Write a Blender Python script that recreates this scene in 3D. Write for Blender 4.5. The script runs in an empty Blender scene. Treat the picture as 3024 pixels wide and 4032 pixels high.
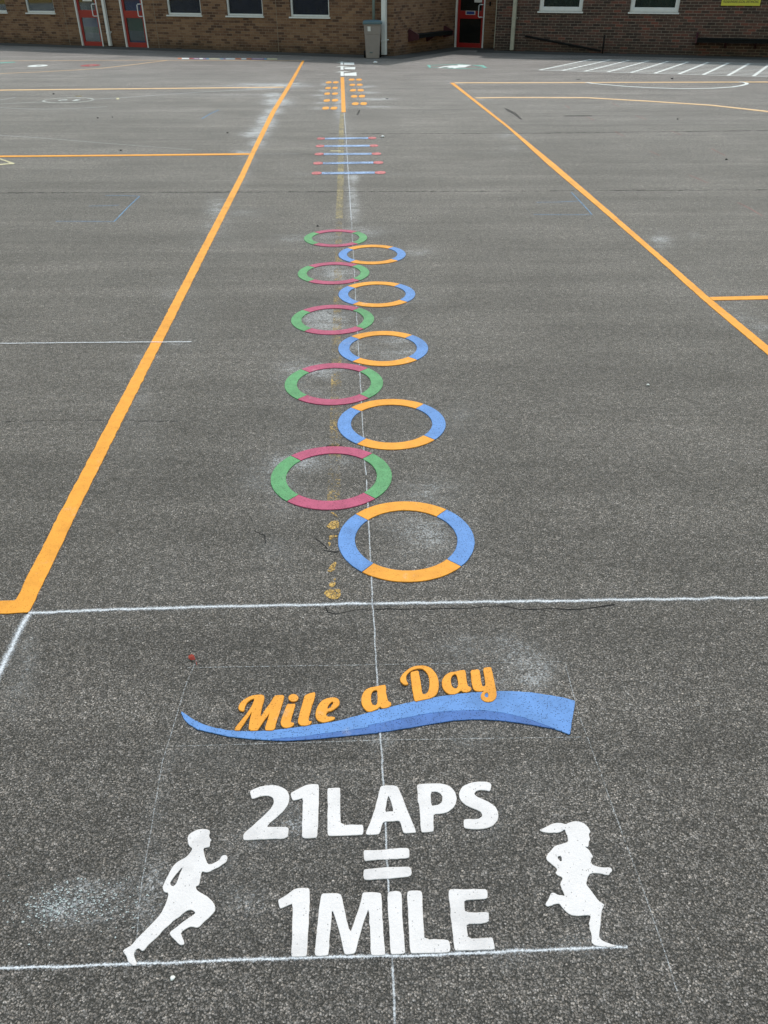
import bpy, bmesh, math, random
import numpy as np
from mathutils import Vector, Matrix
random.seed(7); rng = np.random.default_rng(7)
R = math.radians
scene = bpy.context.scene
COL = scene.collection

# ------------------------------------------------------------------ camera
CAM_H = 2.0; FPX = 3113.0; PITCH = R(34.06); ROLL = R(-0.22)
def cam_axes():
    fwd = np.array([0, math.cos(PITCH), -math.sin(PITCH)]); right = np.array([1.0, 0, 0]); up = np.cross(right, fwd)
    c, s = math.cos(ROLL), math.sin(ROLL)
    return c*right+s*up, -s*right+c*up, fwd
AX = cam_axes()
cam = bpy.data.cameras.new('camera'); camo = bpy.data.objects.new('camera', cam); COL.objects.link(camo)
cam.sensor_fit = 'VERTICAL'; cam.sensor_height = 24.0; cam.lens = 24.0*FPX/4032.0
cam.clip_start = 0.05; cam.clip_end = 600
camo.matrix_world = Matrix(((AX[0][0], AX[1][0], -AX[2][0], 0), (AX[0][1], AX[1][1], -AX[2][1], 0), (AX[0][2], AX[1][2], -AX[2][2], CAM_H), (0, 0, 0, 1)))
scene.camera = camo

# ------------------------------------------------------------------ light
SUN_EL = 55.0; SUN_AZ = 8.6          # azimuth measured from +Y towards +X
world = bpy.data.worlds.new('World'); scene.world = world; world.use_nodes = True
wn = world.node_tree.nodes; wl = world.node_tree.links
sky = wn.new('ShaderNodeTexSky'); sky.sky_type = 'NISHITA'; sky.sun_disc = False
sky.sun_elevation = R(SUN_EL); sky.sun_rotation = R(SUN_AZ); sky.dust_density = 1.6; sky.air_density = 2.9; sky.ozone_density = 1.0
wl.new(sky.outputs[0], wn['Background'].inputs[0]); wn['Background'].inputs[1].default_value = 0.15
sun = bpy.data.lights.new('sun', 'SUN'); suno = bpy.data.objects.new('sun', sun); COL.objects.link(suno)
sun.energy = 2.0; sun.angle = R(2.5); sun.color = (1.0, 0.965, 0.93)
sd = Vector((math.sin(R(SUN_AZ))*math.cos(R(SUN_EL)), math.cos(R(SUN_AZ))*math.cos(R(SUN_EL)), math.sin(R(SUN_EL))))
suno.rotation_euler = sd.to_track_quat('Z', 'Y').to_euler(); suno.location = (0, 20, 30)
scene.view_settings.view_transform = 'Standard'; scene.view_settings.look = 'None'
scene.view_settings.exposure = 0.2; scene.view_settings.gamma = 1.0

# ------------------------------------------------------------------ measuring helpers
def ray(px, py):
    return ((px-1512)/FPX)*AX[0] - ((py-2016)/FPX)*AX[1] + AX[2]
def G(px, py):
    """where a sight line meets the playground"""
    d = ray(px, py); t = -CAM_H/d[2]
    return (float(d[0]*t), float(d[1]*t))
def GZ(pts, ox=0, oy=0, k=1.0):
    return [G(ox+x/k, oy+y/k) for x, y in pts]

# ------------------------------------------------------------------ tags
def tag(o, label=None, cat=None, group=None, kind=None):
    if label: o['label'] = label
    if cat: o['category'] = cat
    if group: o['group'] = group
    if kind: o['kind'] = kind
    return o
def empty(name, loc=(0, 0, 0), label=None, cat=None, group=None):
    o = bpy.data.objects.new(name, None); COL.objects.link(o); o.location = loc; o.empty_display_size = 0.1
    return tag(o, label, cat, group)
def link(name, me, mat=None, parent=None, loc=None):
    o = bpy.data.objects.new(name, me); COL.objects.link(o)
    if mat is not None and not me.materials: me.materials.append(mat)
    if parent is not None: o.parent = parent
    if loc is not None: o.location = loc
    return o

# ------------------------------------------------------------------ node helpers
class NT:
    def __init__(s, name):
        s.m = bpy.data.materials.new(name); s.m.use_nodes = True; s.t = s.m.node_tree; s.t.nodes.clear()
        s.out = s.t.nodes.new('ShaderNodeOutputMaterial')
    def n(s, typ, ins=None, **kw):
        nd = s.t.nodes.new(typ)
        for k, v in kw.items(): setattr(nd, k, v)
        for k, v in (ins or {}).items():
            if isinstance(v, bpy.types.NodeSocket): s.t.links.new(v, nd.inputs[k])
            else: nd.inputs[k].default_value = v
        return nd
    def math(s, op, a, b=0.0, clamp=False):
        return s.n('ShaderNodeMath', {0: a, 1: b}, operation=op, use_clamp=clamp).outputs[0]
    def ramp(s, f, stops, interp='LINEAR'):
        r = s.n('ShaderNodeValToRGB', {0: f}); cr = r.color_ramp; cr.interpolation = interp
        while len(cr.elements) < len(stops): cr.elements.new(0.5)
        for e, (p, c) in zip(cr.elements, stops):
            e.position = p; e.color = (c, c, c, 1) if isinstance(c, (int, float)) else (*c, 1)
        return r.outputs[0]
    def mix(s, f, a, b, blend='MIX'):
        nd = s.n('ShaderNodeMix', data_type='RGBA', blend_type=blend)
        for i, v in ((0, f), (6, a), (7, b)):
            if isinstance(v, bpy.types.NodeSocket): s.t.links.new(v, nd.inputs[i])
            else: nd.inputs[i].default_value = (*v, 1) if isinstance(v, tuple) and len(v) == 3 else v
        return nd.outputs[2]
    def pos(s): return s.n('ShaderNodeNewGeometry').outputs['Position']
    def scaled(s, v, sc):
        return s.n('ShaderNodeMapping', {0: v, 3: sc}).outputs[0]
    def noise(s, v, scale, detail=2, rough=0.5):
        return s.n('ShaderNodeTexNoise', {'Vector': v, 'Scale': scale, 'Detail': detail, 'Roughness': rough}).outputs[0]
    def bsdf(s, color, rough=0.6, bump=None, bd=0.002, bs=1.0, spec=0.5, metallic=0.0):
        ins = {'Base Color': (*color, 1) if isinstance(color, tuple) else color, 'Roughness': rough, 'Specular IOR Level': spec, 'Metallic': metallic}
        if bump is not None:
            ins['Normal'] = s.n('ShaderNodeBump', {'Height': bump, 'Distance': bd, 'Strength': bs}).outputs[0]
        return s.n('ShaderNodeBsdfPrincipled', ins)
    def finish(s, sh):
        s.t.links.new(sh, s.out.inputs[0]); return s.m
def srgb(r, g, b):
    f = lambda c: (c/255)/12.92 if c/255 <= .04045 else ((c/255+.055)/1.055)**2.4
    return (f(r), f(g), f(b))

def plain(name, color, rough=0.5, spec=0.5, var=0.12, scale=6.0, metallic=0.0, bump=0.0):
    t = NT(name); p = t.pos()
    f = t.ramp(t.noise(p, scale, 5, .6), [(.25, 1-var), (.75, 1+var*.5)])
    c = t.mix(1.0, color, f, 'MULTIPLY')
    b = t.bsdf(c, rough, t.noise(p, 60, 4) if bump else None, bump or 0.001, 1, spec, metallic)
    return t.finish(b.outputs[0])

def asphalt_chips(t, p, fine=1.0):
    v = t.n('ShaderNodeTexVoronoi', {'Vector': p, 'Scale': 150.0, 'Randomness': 1.0}, feature='F1')
    return v
def m_asphalt():
    t = NT('asphalt'); p = t.pos()
    wob = t.n('ShaderNodeVectorMath', {0: p, 1: t.n('ShaderNodeVectorMath', {0: t.n('ShaderNodeTexNoise', {'Vector': p, 'Scale': 90.0, 'Detail': 1}).outputs[1], 1: (.006, .006, .006)}, operation='MULTIPLY').outputs[0]}, operation='ADD').outputs[0]
    v = t.n('ShaderNodeTexVoronoi', {'Vector': wob, 'Scale': 175.0, 'Randomness': 1.0}, feature='F1')
    v2 = t.n('ShaderNodeTexVoronoi', {'Vector': wob, 'Scale': 75.0, 'Randomness': 1.0}, feature='F1')
    sep = t.n('ShaderNodeSeparateColor', {0: v.outputs['Color']})
    sep2 = t.n('ShaderNodeSeparateColor', {0: v2.outputs['Color']})
    chip = t.ramp(sep.outputs[0], [(0.0, .098), (.35, .165), (.70, .228), (.92, .300), (1.0, .40)])
    tint = t.mix(sep.outputs[1], (1.14, .985, .87), (1.06, .975, .93))
    chip = t.mix(1.0, chip, tint, 'MULTIPLY')
    big = t.ramp(sep2.outputs[1], [(0.0, .80), (.5, 1.02), (.93, 1.12), (1.0, 1.4)])
    chip = t.mix(1.0, chip, big, 'MULTIPLY')
    gap = t.ramp(v.outputs['Distance'], [(.38, 0.0), (.62, 1.0)])
    col = t.mix(gap, chip, (.052, .048, .043))
    # clumps and patches; long bands paint sky reflected off ripples into the colour
    n1 = t.ramp(t.noise(p, 26, 5, .75), [(.30, .62), (.50, 1.02), (.70, 1.36)])
    n2 = t.ramp(t.noise(t.scaled(p, (.45, 1.0, 1.0)), 1.5, 6, .65), [(.3, .76), (.7, 1.17)])
    n3 = t.ramp(t.noise(t.scaled(p, (.05, 1.0, 1.0)), 2.6, 4, .6), [(.32, .80), (.68, 1.15)])
    col = t.mix(1.0, col, n1, 'MULTIPLY'); col = t.mix(1.0, col, n2, 'MULTIPLY'); col = t.mix(1.0, col, n3, 'MULTIPLY')
    n5 = t.ramp(t.noise(t.scaled(p, (.04, 1.0, 1.0)), 7.0, 4, .65), [(.3, .86), (.7, 1.12)])  # finer long bands of the same painted sky reflection
    col = t.mix(1.0, col, n5, 'MULTIPLY')
    n4 = t.ramp(t.noise(p, .55, 5, .6), [(.32, .84), (.68, 1.14)])
    col = t.mix(1.0, col, n4, 'MULTIPLY')
    # wandering crevices between the stones
    cr1 = t.n('ShaderNodeTexNoise', {'Vector': p, 'Scale': 62.0, 'Detail': 3, 'Roughness': .6, 'Distortion': 1.2}).outputs[0]
    rid = t.math('ABSOLUTE', t.math('SUBTRACT', cr1, .5))
    crev = t.ramp(rid, [(.0, .50), (.028, .86), (.06, 1.05)])
    col = t.mix(1.0, col, crev, 'MULTIPLY')
    tone = t.n('ShaderNodeAttribute', attribute_name='tone').outputs['Fac']
    col = t.mix(1.0, col, t.n('ShaderNodeCombineColor', {0: tone, 1: tone, 2: tone}).outputs[0], 'MULTIPLY')
    # paint dust caught on the stone tops
    ch0 = t.n('ShaderNodeAttribute', attribute_name='chalk').outputs['Fac']
    ch = t.math('MULTIPLY', ch0, t.ramp(t.noise(t.scaled(p, (.7, 1.2, 1.0)), 6.0, 6, .75), [(.34, .30), (.50, .9), (.66, 1.3)]))
    fine = t.math('ADD', t.math('MULTIPLY', sep.outputs[2], .75), t.math('MULTIPLY', t.noise(p, 330, 2, .7), .5))
    amt = t.math('MULTIPLY', t.math('SUBTRACT', t.math('MULTIPLY', ch, 1.35), t.math('SUBTRACT', fine, .12)), 2.6, True)
    amt = t.math('MULTIPLY', t.math('ADD', t.math('MULTIPLY', amt, .62), t.math('MULTIPLY', ch, .19)), .9, True)
    col = t.mix(amt, col, (.58, .59, .61))
    h = t.math('ADD', t.math('MULTIPLY', t.math('SUBTRACT', 1.0, v.outputs['Distance']), .6), t.math('MULTIPLY', t.math('ADD', sep.outputs[0], sep2.outputs[0]), .35))
    bn = t.n('ShaderNodeBump', {'Height': h, 'Distance': .0045, 'Strength': 1.0}).outputs[0]
    bn2 = t.n('ShaderNodeBump', {'Height': t.math('ADD', t.noise(p, 48, 4, .65), t.math('MULTIPLY', t.math('MINIMUM', rid, .06), 4.0)), 'Distance': .009, 'Strength': .9, 'Normal': bn}).outputs[0]
    b = t.n('ShaderNodeBsdfPrincipled', {'Base Color': col, 'Roughness': .62, 'Specular IOR Level': .5, 'Normal': bn2})
    return t.finish(b.outputs[0])

def m_thermo(name, color, pits=0.5, var=.10, pitcol=.25):
    t = NT(name); p = t.pos()
    f = t.ramp(t.noise(p, 18, 5, .6), [(.25, 1-var), (.75, 1+var*.4)])
    g = t.ramp(t.noise(p, 700, 2, .6), [(.3, .90), (.7, 1.05)])
    c = t.mix(1.0, t.mix(1.0, color, f, 'MULTIPLY'), g, 'MULTIPLY')
    c = t.mix(1.0, c, t.ramp(t.noise(p, 3.5, 6, .7), [(.28, .76), (.5, 1.0), (.8, 1.05)]), 'MULTIPLY')
    c = t.mix(t.math('MULTIPLY', t.math('SUBTRACT', t.noise(p, 5.5, 6, .75), .60), 2.2, True), c, (.62, .60, .57))
    v = t.n('ShaderNodeTexVoronoi', {'Vector': p, 'Scale': 190.0}, feature='F1')
    s = t.n('ShaderNodeSeparateColor', {0: v.outputs['Color']})
    patch = t.noise(p, 12, 3, .6)
    pit = t.math('MULTIPLY', t.math('LESS_THAN', v.outputs['Distance'], .30), t.math('LESS_THAN', s.outputs[0], t.math('MULTIPLY', patch, pits)))
    dark = tuple(x*pitcol for x in color)
    c = t.mix(pit, c, dark)
    h = t.math('ADD', t.math('MULTIPLY', t.noise(p, 160, 3, .6), .8), t.math('MULTIPLY', pit, -.6))
    b = t.bsdf(c, .6, h, .002, .8, .2)
    return t.finish(b.outputs[0])

def m_spray(name, color, amount=1.0, core=0.25, speck=220.0, worn=0.0, halo=.38):
    """paint mist with a soft edge; uv.y runs -1..1 across the stroke"""
    t = NT(name); uv = t.n('ShaderNodeUVMap').outputs[0]; p = t.pos()
    y = t.n('ShaderNodeSeparateXYZ', {0: uv}).outputs[1]
    a = t.math('ABSOLUTE', y)
    prof = t.ramp(a, [(0.0, 1.0), (core*.6, .95), (core*1.3, halo), (min(core*3.2, .8), halo*.62), (1.0, 0.0)])
    nz = t.math('ADD', t.math('MULTIPLY', t.noise(p, speck, 2, .7), 1.5), t.math('MULTIPLY', t.noise(p, 6, 3, .6), worn))
    al = t.math('MULTIPLY', prof, amount)
    al = t.math('MULTIPLY', t.math('SUBTRACT', t.math('MULTIPLY', al, 2.6), nz), 1.3, True)
    b = t.bsdf(color, .8)
    tr = t.n('ShaderNodeBsdfTransparent')
    return t.finish(t.n('ShaderNodeMixShader', {0: al, 1: tr.outputs[0], 2: b.outputs[0]}).outputs[0])

def m_worn(name, color, keep=.5, scale=60.0, big=5.0, soft=4.0):
    t = NT(name); p = t.pos()
    n = t.math('ADD', t.math('MULTIPLY', t.noise(p, scale, 4, .7), .6), t.math('MULTIPLY', t.noise(p, big, 3, .6), .4))
    al = t.math('MULTIPLY', t.math('SUBTRACT', n, 1-keep), soft, True)
    f = t.ramp(t.noise(p, 30, 3), [(.3, .75), (.7, 1.05)])
    b = t.bsdf(t.mix(1.0, color, f, 'MULTIPLY'), .7)
    tr = t.n('ShaderNodeBsdfTransparent')
    return t.finish(t.n('ShaderNodeMixShader', {0: al, 1: tr.outputs[0], 2: b.outputs[0]}).outputs[0])

def m_brick(name, stops, mortar, seed, stain=.6, rowh=.0735, bw=.2285):
    t = NT(name); uv = t.n('ShaderNodeUVMap').outputs[0]
    u2 = t.n('ShaderNodeMapping', {0: uv, 1: (seed*3.1, 0, 0)}).outputs[0]
    wob = t.n('ShaderNodeVectorMath', {0: u2, 1: t.n('ShaderNodeVectorMath', {0: t.n('ShaderNodeTexNoise', {'Vector': u2, 'Scale': 9.0, 'Detail': 3}).outputs[1], 1: (.008, .006, 0)}, operation='MULTIPLY').outputs[0]}, operation='ADD').outputs[0]
    br = t.n('ShaderNodeTexBrick', {'Vector': wob, 'Color1': (0, 0, 0, 1), 'Color2': (1, 1, 1, 1), 'Mortar': (.5, .5, .5, 1), 'Scale': 1.0, 'Mortar Size': .0055, 'Mortar Smooth': .25, 'Bias': 0.0, 'Brick Width': bw, 'Row Height': rowh}, offset=.5)
    rnd = t.n('ShaderNodeSeparateColor', {0: br.outputs[0]}).outputs[0]
    drift = t.math('MULTIPLY', t.math('SUBTRACT', t.noise(uv, .9, 3, .6), .5), .9)
    col = t.ramp(t.math('ADD', rnd, drift, True), stops)
    det = t.ramp(t.noise(uv, 45, 5, .7), [(.25, .78), (.75, 1.15)])
    col = t.mix(1.0, col, det, 'MULTIPLY')
    mc = t.mix(1.0, mortar, t.ramp(t.noise(uv, 6, 4, .6), [(.3, .55), (.7, 1.1)]), 'MULTIPLY')
    col = t.mix(br.outputs[1], col, mc)
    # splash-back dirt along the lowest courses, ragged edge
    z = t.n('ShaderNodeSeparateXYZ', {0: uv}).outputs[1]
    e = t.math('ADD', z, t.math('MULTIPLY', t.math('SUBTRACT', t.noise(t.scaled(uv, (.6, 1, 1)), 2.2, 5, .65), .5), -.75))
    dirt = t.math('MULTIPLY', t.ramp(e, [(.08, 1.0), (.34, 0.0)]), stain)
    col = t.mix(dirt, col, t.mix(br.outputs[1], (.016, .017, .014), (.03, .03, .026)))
    h = t.math('ADD', t.math('MULTIPLY', t.math('SUBTRACT', 1.0, br.outputs[1]), 1.0), t.math('MULTIPLY', t.noise(uv, 120, 3), .25))
    b = t.bsdf(col, .85, h, .006, .8, .25)
    return t.finish(b.outputs[0])

def m_glass(name, tint=(.02, .025, .03)):
    t = NT(name)
    fr = t.n('ShaderNodeFresnel', {0: 1.5})
    gl = t.n('ShaderNodeBsdfGlossy', {'Color': (.9, .95, 1, 1), 'Roughness': .02})
    tr = t.n('ShaderNodeBsdfTransparent', {'Color': (.78, .82, .82, 1)})
    return t.finish(t.n('ShaderNodeMixShader', {0: t.math('MULTIPLY', fr.outputs[0], .55), 1: tr.outputs[0], 2: gl.outputs[0]}).outputs[0])

M = {}
M['asphalt'] = m_asphalt()
M['white'] = m_thermo('white_thermoplastic', (.70, .67, .67), pits=.14, var=.06, pitcol=.5)
M['orange'] = m_thermo('orange_thermoplastic', (.82, .345, .042), pits=.36, var=.14, pitcol=.5)
M['orange_pale'] = m_thermo('pale_orange_paint', (.76, .50, .27), pits=.4, var=.2, pitcol=.35)
M['blue'] = m_thermo('blue_thermoplastic', (.125, .275, .60), pits=.9, var=.16, pitcol=.3)
M['blue_dark'] = m_thermo('deep_blue_thermoplastic', (.070, .165, .44), pits=.95, var=.25, pitcol=.3)
M['green'] = m_thermo('green_thermoplastic', (.115, .34, .145), pits=.85, var=.22, pitcol=.3)
M['pink'] = m_thermo('pink_thermoplastic', (.45, .085, .165), pits=.75, var=.22, pitcol=.3)
M['red'] = m_worn('red_paint', (.62, .17, .18), keep=.68)
M['pale_blue'] = m_worn('pale_blue_paint', (.32, .46, .72), keep=.66)
M['chalk'] = m_spray('white_marking_spray', (.74, .77, .82), .50, .09, halo=.74)
M['chalk_soft'] = m_spray('soft_white_marking_spray', (.66, .69, .73), .50, .15, 200, .28, halo=.55)
M['chalk_faint'] = m_spray('faint_white_marking_spray', (.60, .63, .66), .42, .20, 150, .30)
M['chalk_court'] = m_spray('old_thin_white_line', (.62, .64, .64), .62, .25, 150, .30)
M['chalk_blue'] = m_spray('blue_marking_spray', (.14, .30, .50), .64, .30, 150, .6)
M['chalk_pink'] = m_spray('pink_marking_spray', (.50, .22, .20), .58, .30, 150, .7)
M['worn_yellow'] = m_worn('worn_yellow_paint', (.42, .34, .17), keep=.60, scale=45, big=4.0, soft=4)
M['worn_pale_yellow'] = m_worn('worn_pale_yellow_paint', (.62, .56, .34), keep=.75, scale=60)
M['worn_white'] = m_worn('worn_white_paint', (.60, .61, .59), keep=.72, scale=50)
M['old_white'] = m_worn('old_white_paint', (.66, .66, .62), keep=.92, scale=50)
M['solid_white'] = m_worn('solid_white_paint', (.74, .76, .74), keep=.98, scale=50)
M['teal'] = m_worn('teal_paint', (.16, .48, .40), keep=.72)
M['pale_red'] = m_worn('faded_red_paint', (.52, .10, .10), keep=.66)
M['purple'] = m_worn('purple_paint', (.25, .09, .25), keep=.85)
M['mark_blue'] = m_worn('mid_blue_paint', (.10, .28, .45), keep=.85)
M['mark_orange'] = m_worn('tile_orange_paint', (.55, .16, .06), keep=.85)
M['dark'] = plain('dark_scuff', (.012, .012, .012), .9)
M['crack'] = plain('crack_dark', (.008, .008, .008), 1.0)
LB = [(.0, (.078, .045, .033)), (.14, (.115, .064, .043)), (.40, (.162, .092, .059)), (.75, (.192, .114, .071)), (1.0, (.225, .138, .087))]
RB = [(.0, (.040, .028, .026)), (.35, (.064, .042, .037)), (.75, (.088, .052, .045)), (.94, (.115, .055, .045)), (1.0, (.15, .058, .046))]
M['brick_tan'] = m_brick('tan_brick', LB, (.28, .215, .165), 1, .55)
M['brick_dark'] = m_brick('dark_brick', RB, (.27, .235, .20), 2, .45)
M['upvc'] = plain('white_upvc', (.62, .66, .70), .35, var=.08)
M['cream_metal'] = plain('cream_painted_metal', (.33, .335, .29), .5, var=.2, scale=9)
M['red_door'] = plain('red_door_paint', (.27, .011, .013), .4, var=.15)
M['glass'] = m_glass('window_glass')
M['blind_navy'] = plain('navy_blind', (.012, .018, .065), .9, var=.4, scale=5)
M['blind_green'] = plain('green_blind', (.010, .045, .028), .8, var=.4, scale=5)
M['blind_blue'] = plain('blue_board', (.010, .035, .20), .7, var=.3, scale=3)
M['panel_green'] = plain('green_board', (.015, .085, .055), .7, var=.3, scale=3)
M['panel_reflection'] = plain('painted_ground_reflection', (.10, .125, .17), .7, var=.2, scale=3)  # sunlit ground's reflection in the door glass, painted as a pale backing
M['dark_board'] = plain('black_board', (.008, .009, .012), .6, var=.3)
M['bin'] = plain('beige_grey_plastic', (.235, .215, .215), .55, var=.12, scale=7)
M['lid'] = plain('blue_grey_plastic', (.07, .125, .155), .45, var=.15)
M['rubber'] = plain('black_rubber', (.009, .009, .010), .9, .2)
M['pole'] = plain('grey_green_metal', (.13, .18, .18), .5, var=.15)
M['maroon'] = plain('maroon_paint', (.05, .010, .018), .5, var=.2)
M['black_wood'] = plain('black_stained_wood', (.008, .009, .010), .9, .15, var=.4, scale=12)
M['sign_yellow'] = plain('yellow_sign_face', (.50, .50, .05), .4, var=.06)
M['sign_ink'] = plain('dark_ink', (.04, .04, .03), .5)
M['sign_blue'] = plain('blue_sign_face', (.02, .05, .22), .4)
M['paper'] = plain('white_paper', (.62, .64, .66), .7, var=.05)
M['concrete'] = plain('pale_concrete', (.30, .28, .24), .85, var=.2, scale=8)
M['fascia'] = plain('white_fascia', (.6, .6, .6), .5)
M['roof'] = plain('grey_roof_felt', (.08, .08, .08), .9)
M['leaf'] = plain('red_leaf', (.30, .03, .015), .6)
M['sealant'] = plain('joint_sealant', (.22, .19, .15), .8)
M['dark_strip'] = plain('dark_foot_strip', (.055, .053, .051), .9, var=.3, scale=14)

# ------------------------------------------------------------------ ground
def axis_x():
    xs = list(np.arange(-4.0, 4.001, .045)); s = .045; x = 4.0; r = []
    while x < 70: s *= 1.09; x += s; r.append(x)
    return np.array([-v for v in r[::-1]] + xs + r)
def axis_y():
    ys = [-60, -30, -12, -5, -2, -.6, 0, .3]; y = .5
    while y < 33: ys.append(y); y += max(.03, .011*y)
    return np.array(ys + [33, 36, 42, 55, 90, 140])
xs, ys = axis_x(), axis_y()
X, Y = np.meshgrid(xs, ys)
chalk = np.zeros_like(X); tone = np.ones_like(X)
D = 3024/1659
BL = [  # display px, ry, rx, strength : drifts of paint dust
 (700,692,22,45,.75),(765,745,12,30,.45),(860,735,14,40,.50),(660,990,22,50,.60),(610,1030,60,40,.40),(545,1030,40,50,.22),
 (935,1150,40,45,.50),(870,1130,60,60,.28),(930,1060,30,60,.33),(985,900,40,60,.25),(720,590,16,50,.55),(900,545,10,35,.40),(900,640,14,40,.22),
 (640,800,26,40,.50),(700,800,18,60,.45),(670,850,20,60,.28),(845,770,18,60,.35),(720,515,14,40,.40),(635,515,12,45,.35),(780,500,12,60,.40),
 (765,450,30,12,.55),(760,420,26,12,.50),(762,385,12,12,.60),(690,400,12,30,.15),
 (310,785,22,20,.40),(470,450,22,24,.50),(455,490,18,20,.35),(575,262,14,18,.85),(560,285,12,20,.8),(555,310,8,16,.7),(600,220,8,26,.9),(590,240,7,18,.8),(545,290,6,26,.6),(590,205,4,22,.8),(525,330,6,22,.6),
 (530,460,8,40,.35),(425,520,12,16,.25),(380,625,25,25,.22),(372,700,18,18,.20),(300,850,30,24,.28),(270,880,26,20,.22),(360,640,12,14,.25),
 (1430,520,16,26,.50),(1500,510,8,14,.28),(1570,660,16,40,.30),(1600,690,20,40,.35),(1640,715,20,30,.38),
 (1090,1400,30,60,.45),(1140,1440,30,60,.40),(1000,1400,26,60,.35),(1150,1470,24,40,.40),(1080,1480,30,60,.30),(900,1180,60,60,.20),
 (1020,1545,40,50,.20),(1020,1590,22,60,.32),(820,1600,22,30,.45),(350,1660,60,20,.20),(340,1760,60,22,.22),
 (150,1935,30,60,.42),(250,1950,40,60,.40),(330,1950,45,50,.50),(205,1915,14,90,.30),(130,1975,30,60,.45),(520,1945,40,60,.28),(600,1800,40,50,.22),(560,1800,40,40,.25),
 (640,1770,40,40,.35),(1130,1700,50,60,.20),(1220,2040,22,90,.40),(1130,2065,20,70,.38),(1310,1870,60,25,.14),(960,2100,14,90,.15),
 (600,1190,20,30,.20),(590,1190,50,40,.15),(1070,330,3,80,.15),(820,600,60,60,.10),
 (600,184,4,55,.85),(560,190,3,60,.70),(540,182,3,40,.50),(500,186,3,70,.35),(440,205,2,60,.30),(360,200,2,90,.25),(250,199,2,40,.22),
 (640,180,2,16,.5),(520,205,3,80,.3),(700,196,3,10,.55),(700,182,3,8,.5),(700,212,3,10,.5),(690,234,3,14,.5),(810,214,2,34,.85),(810,231,2,36,.65),(795,200,2,24,.7),(790,187,2,20,.65),(735,220,30,12,.6),(690,206,2,20,.6),(695,222,2,16,.6),
 (755,300,40,10,.25),(850,376,2,40,.30),(650,376,3,30,.30),(985,180,2,20,.5),(1100,292,6,30,.4),(1110,320,6,22,.3),(1040,215,3,30,.35),(1180,200,2,80,.2),
 (1240,230,3,120,.14),(1400,260,6,160,.10),(200,330,3,100,.12),(120,240,5,200,.10),(700,1050,40,30,.14),(540,345,12,12,.45),(530,372,14,12,.40),(520,395,12,12,.35),
 (720,700,60,110,.16),(830,760,60,110,.14),(700,860,70,130,.13),(860,920,70,150,.12),(900,1500,120,330,.10),(800,1880,220,420,.10),(480,500,50,50,.20),(400,680,60,40,.16),(300,900,80,50,.16),(1540,620,50,70,.14),
 (760,660,30,30,.25),(840,690,14,20,.25),(880,760,12,30,.35),(655,1010,20,20,.4),(740,1000,16,40,.3),(1010,1150,30,20,.25),(900,1250,16,60,.22),(830,1240,30,20,.25),(1180,1540,40,30,.2),
 (420,1620,16,60,.22),(500,1640,30,60,.15),(700,1680,26,80,.18),(880,1740,40,80,.14),(1060,1780,40,40,.2),(500,1860,40,60,.2),(330,1880,60,30,.35),(1240,1880,80,40,.14),(1380,2000,60,60,.1),
 (150,1320,30,60,.12),(60,1420,60,16,.35),(35,1480,60,20,.3),(420,1560,60,20,.25),(350,1250,60,80,.10),(800,1330,12,90,.15),(1100,1300,8,120,.16),(1400,1296,8,160,.16),(300,1316,8,150,.14),(380,742,6,30,.35),(250,742,5,90,.14)]
for (cx, cy, ry, rx, s) in BL:
    g0 = G(cx*D, cy*D); gx = G((cx+rx)*D, cy*D); gy = G(cx*D, (cy-ry)*D)
    sx = abs(gx[0]-g0[0])*1.25; sy = abs(gy[1]-g0[1])*1.25
    th = math.atan2(gy[0]-g0[0], gy[1]-g0[1])
    u = (X-g0[0]) - (Y-g0[1])*math.tan(th); w = (Y-g0[1])
    chalk = np.maximum(chalk, s*np.exp(-((u/sx)**2+(w/sy)**2)*.9) + chalk*.45*np.exp(-((u/sx)**2+(w/sy)**2)))
TN = [(330,2000,60,90,.86),(900,1900,120,200,.93),(1100,1900,60,60,.93),(200,1250,40,40,.86),(390,920,90,30,.90),(470,560,60,20,.90),(60,640,30,60,.92),
 (60,1250,40,60,.84),(1450,560,20,50,.88),(1560,655,14,26,.86),(300,440,8,120,.9),(860,560,40,40,.9),(1000,610,40,40,.92),(1100,760,60,80,1.05),(1100,950,90,120,.95),
 (1500,900,90,120,1.04),(250,700,60,120,1.03),(830,470,20,40,.9),(1000,330,20,90,.92),(480,330,12,60,.92),(560,360,20,30,.9),(700,160,4,400,.93),(500,178,3,200,.95),(600,1560,60,150,.92),(750,1420,60,120,.93),(820,1870,140,260,.86),(620,1700,50,90,.84),(1330,1850,200,90,1.08),(560,1480,70,160,.90),(200,1600,120,120,1.04),(500,1160,60,120,.95),(1250,1150,120,160,1.05),(420,980,60,60,.92),(120,1000,90,100,1.04),(1000,780,40,90,.94)]
for (cx, cy, ry, rx, s) in TN:
    g0 = G(cx*D, cy*D); gx = G((cx+rx)*D, cy*D); gy = G(cx*D, (cy-ry)*D)
    e = np.exp(-(((X-g0[0])/abs(gx[0]-g0[0]))**2+((Y-g0[1])/abs(gy[1]-g0[1]))**2))
    tone *= 1+(s-1)*e
tone *= np.interp(Y, [0, 1.2, 3, 6, 12, 20, 28], [1.0, 1.0, 1.0, 1.03, 1.16, 1.42, 1.75])   # paler towards the school: grazing sun sheen painted into the tone
nx, ny = len(xs), len(ys)
verts = np.stack([X.ravel(), Y.ravel(), np.zeros(nx*ny)], 1)
ii = (np.arange(ny-1)[:, None]*nx+np.arange(nx-1)[None, :]).ravel()
faces = np.stack([ii, ii+1, ii+1+nx, ii+nx], 1)
me = bpy.data.meshes.new('playground'); me.vertices.add(len(verts)); me.vertices.foreach_set('co', verts.ravel())
me.loops.add(faces.size); me.loops.foreach_set('vertex_index', faces.ravel())
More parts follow.
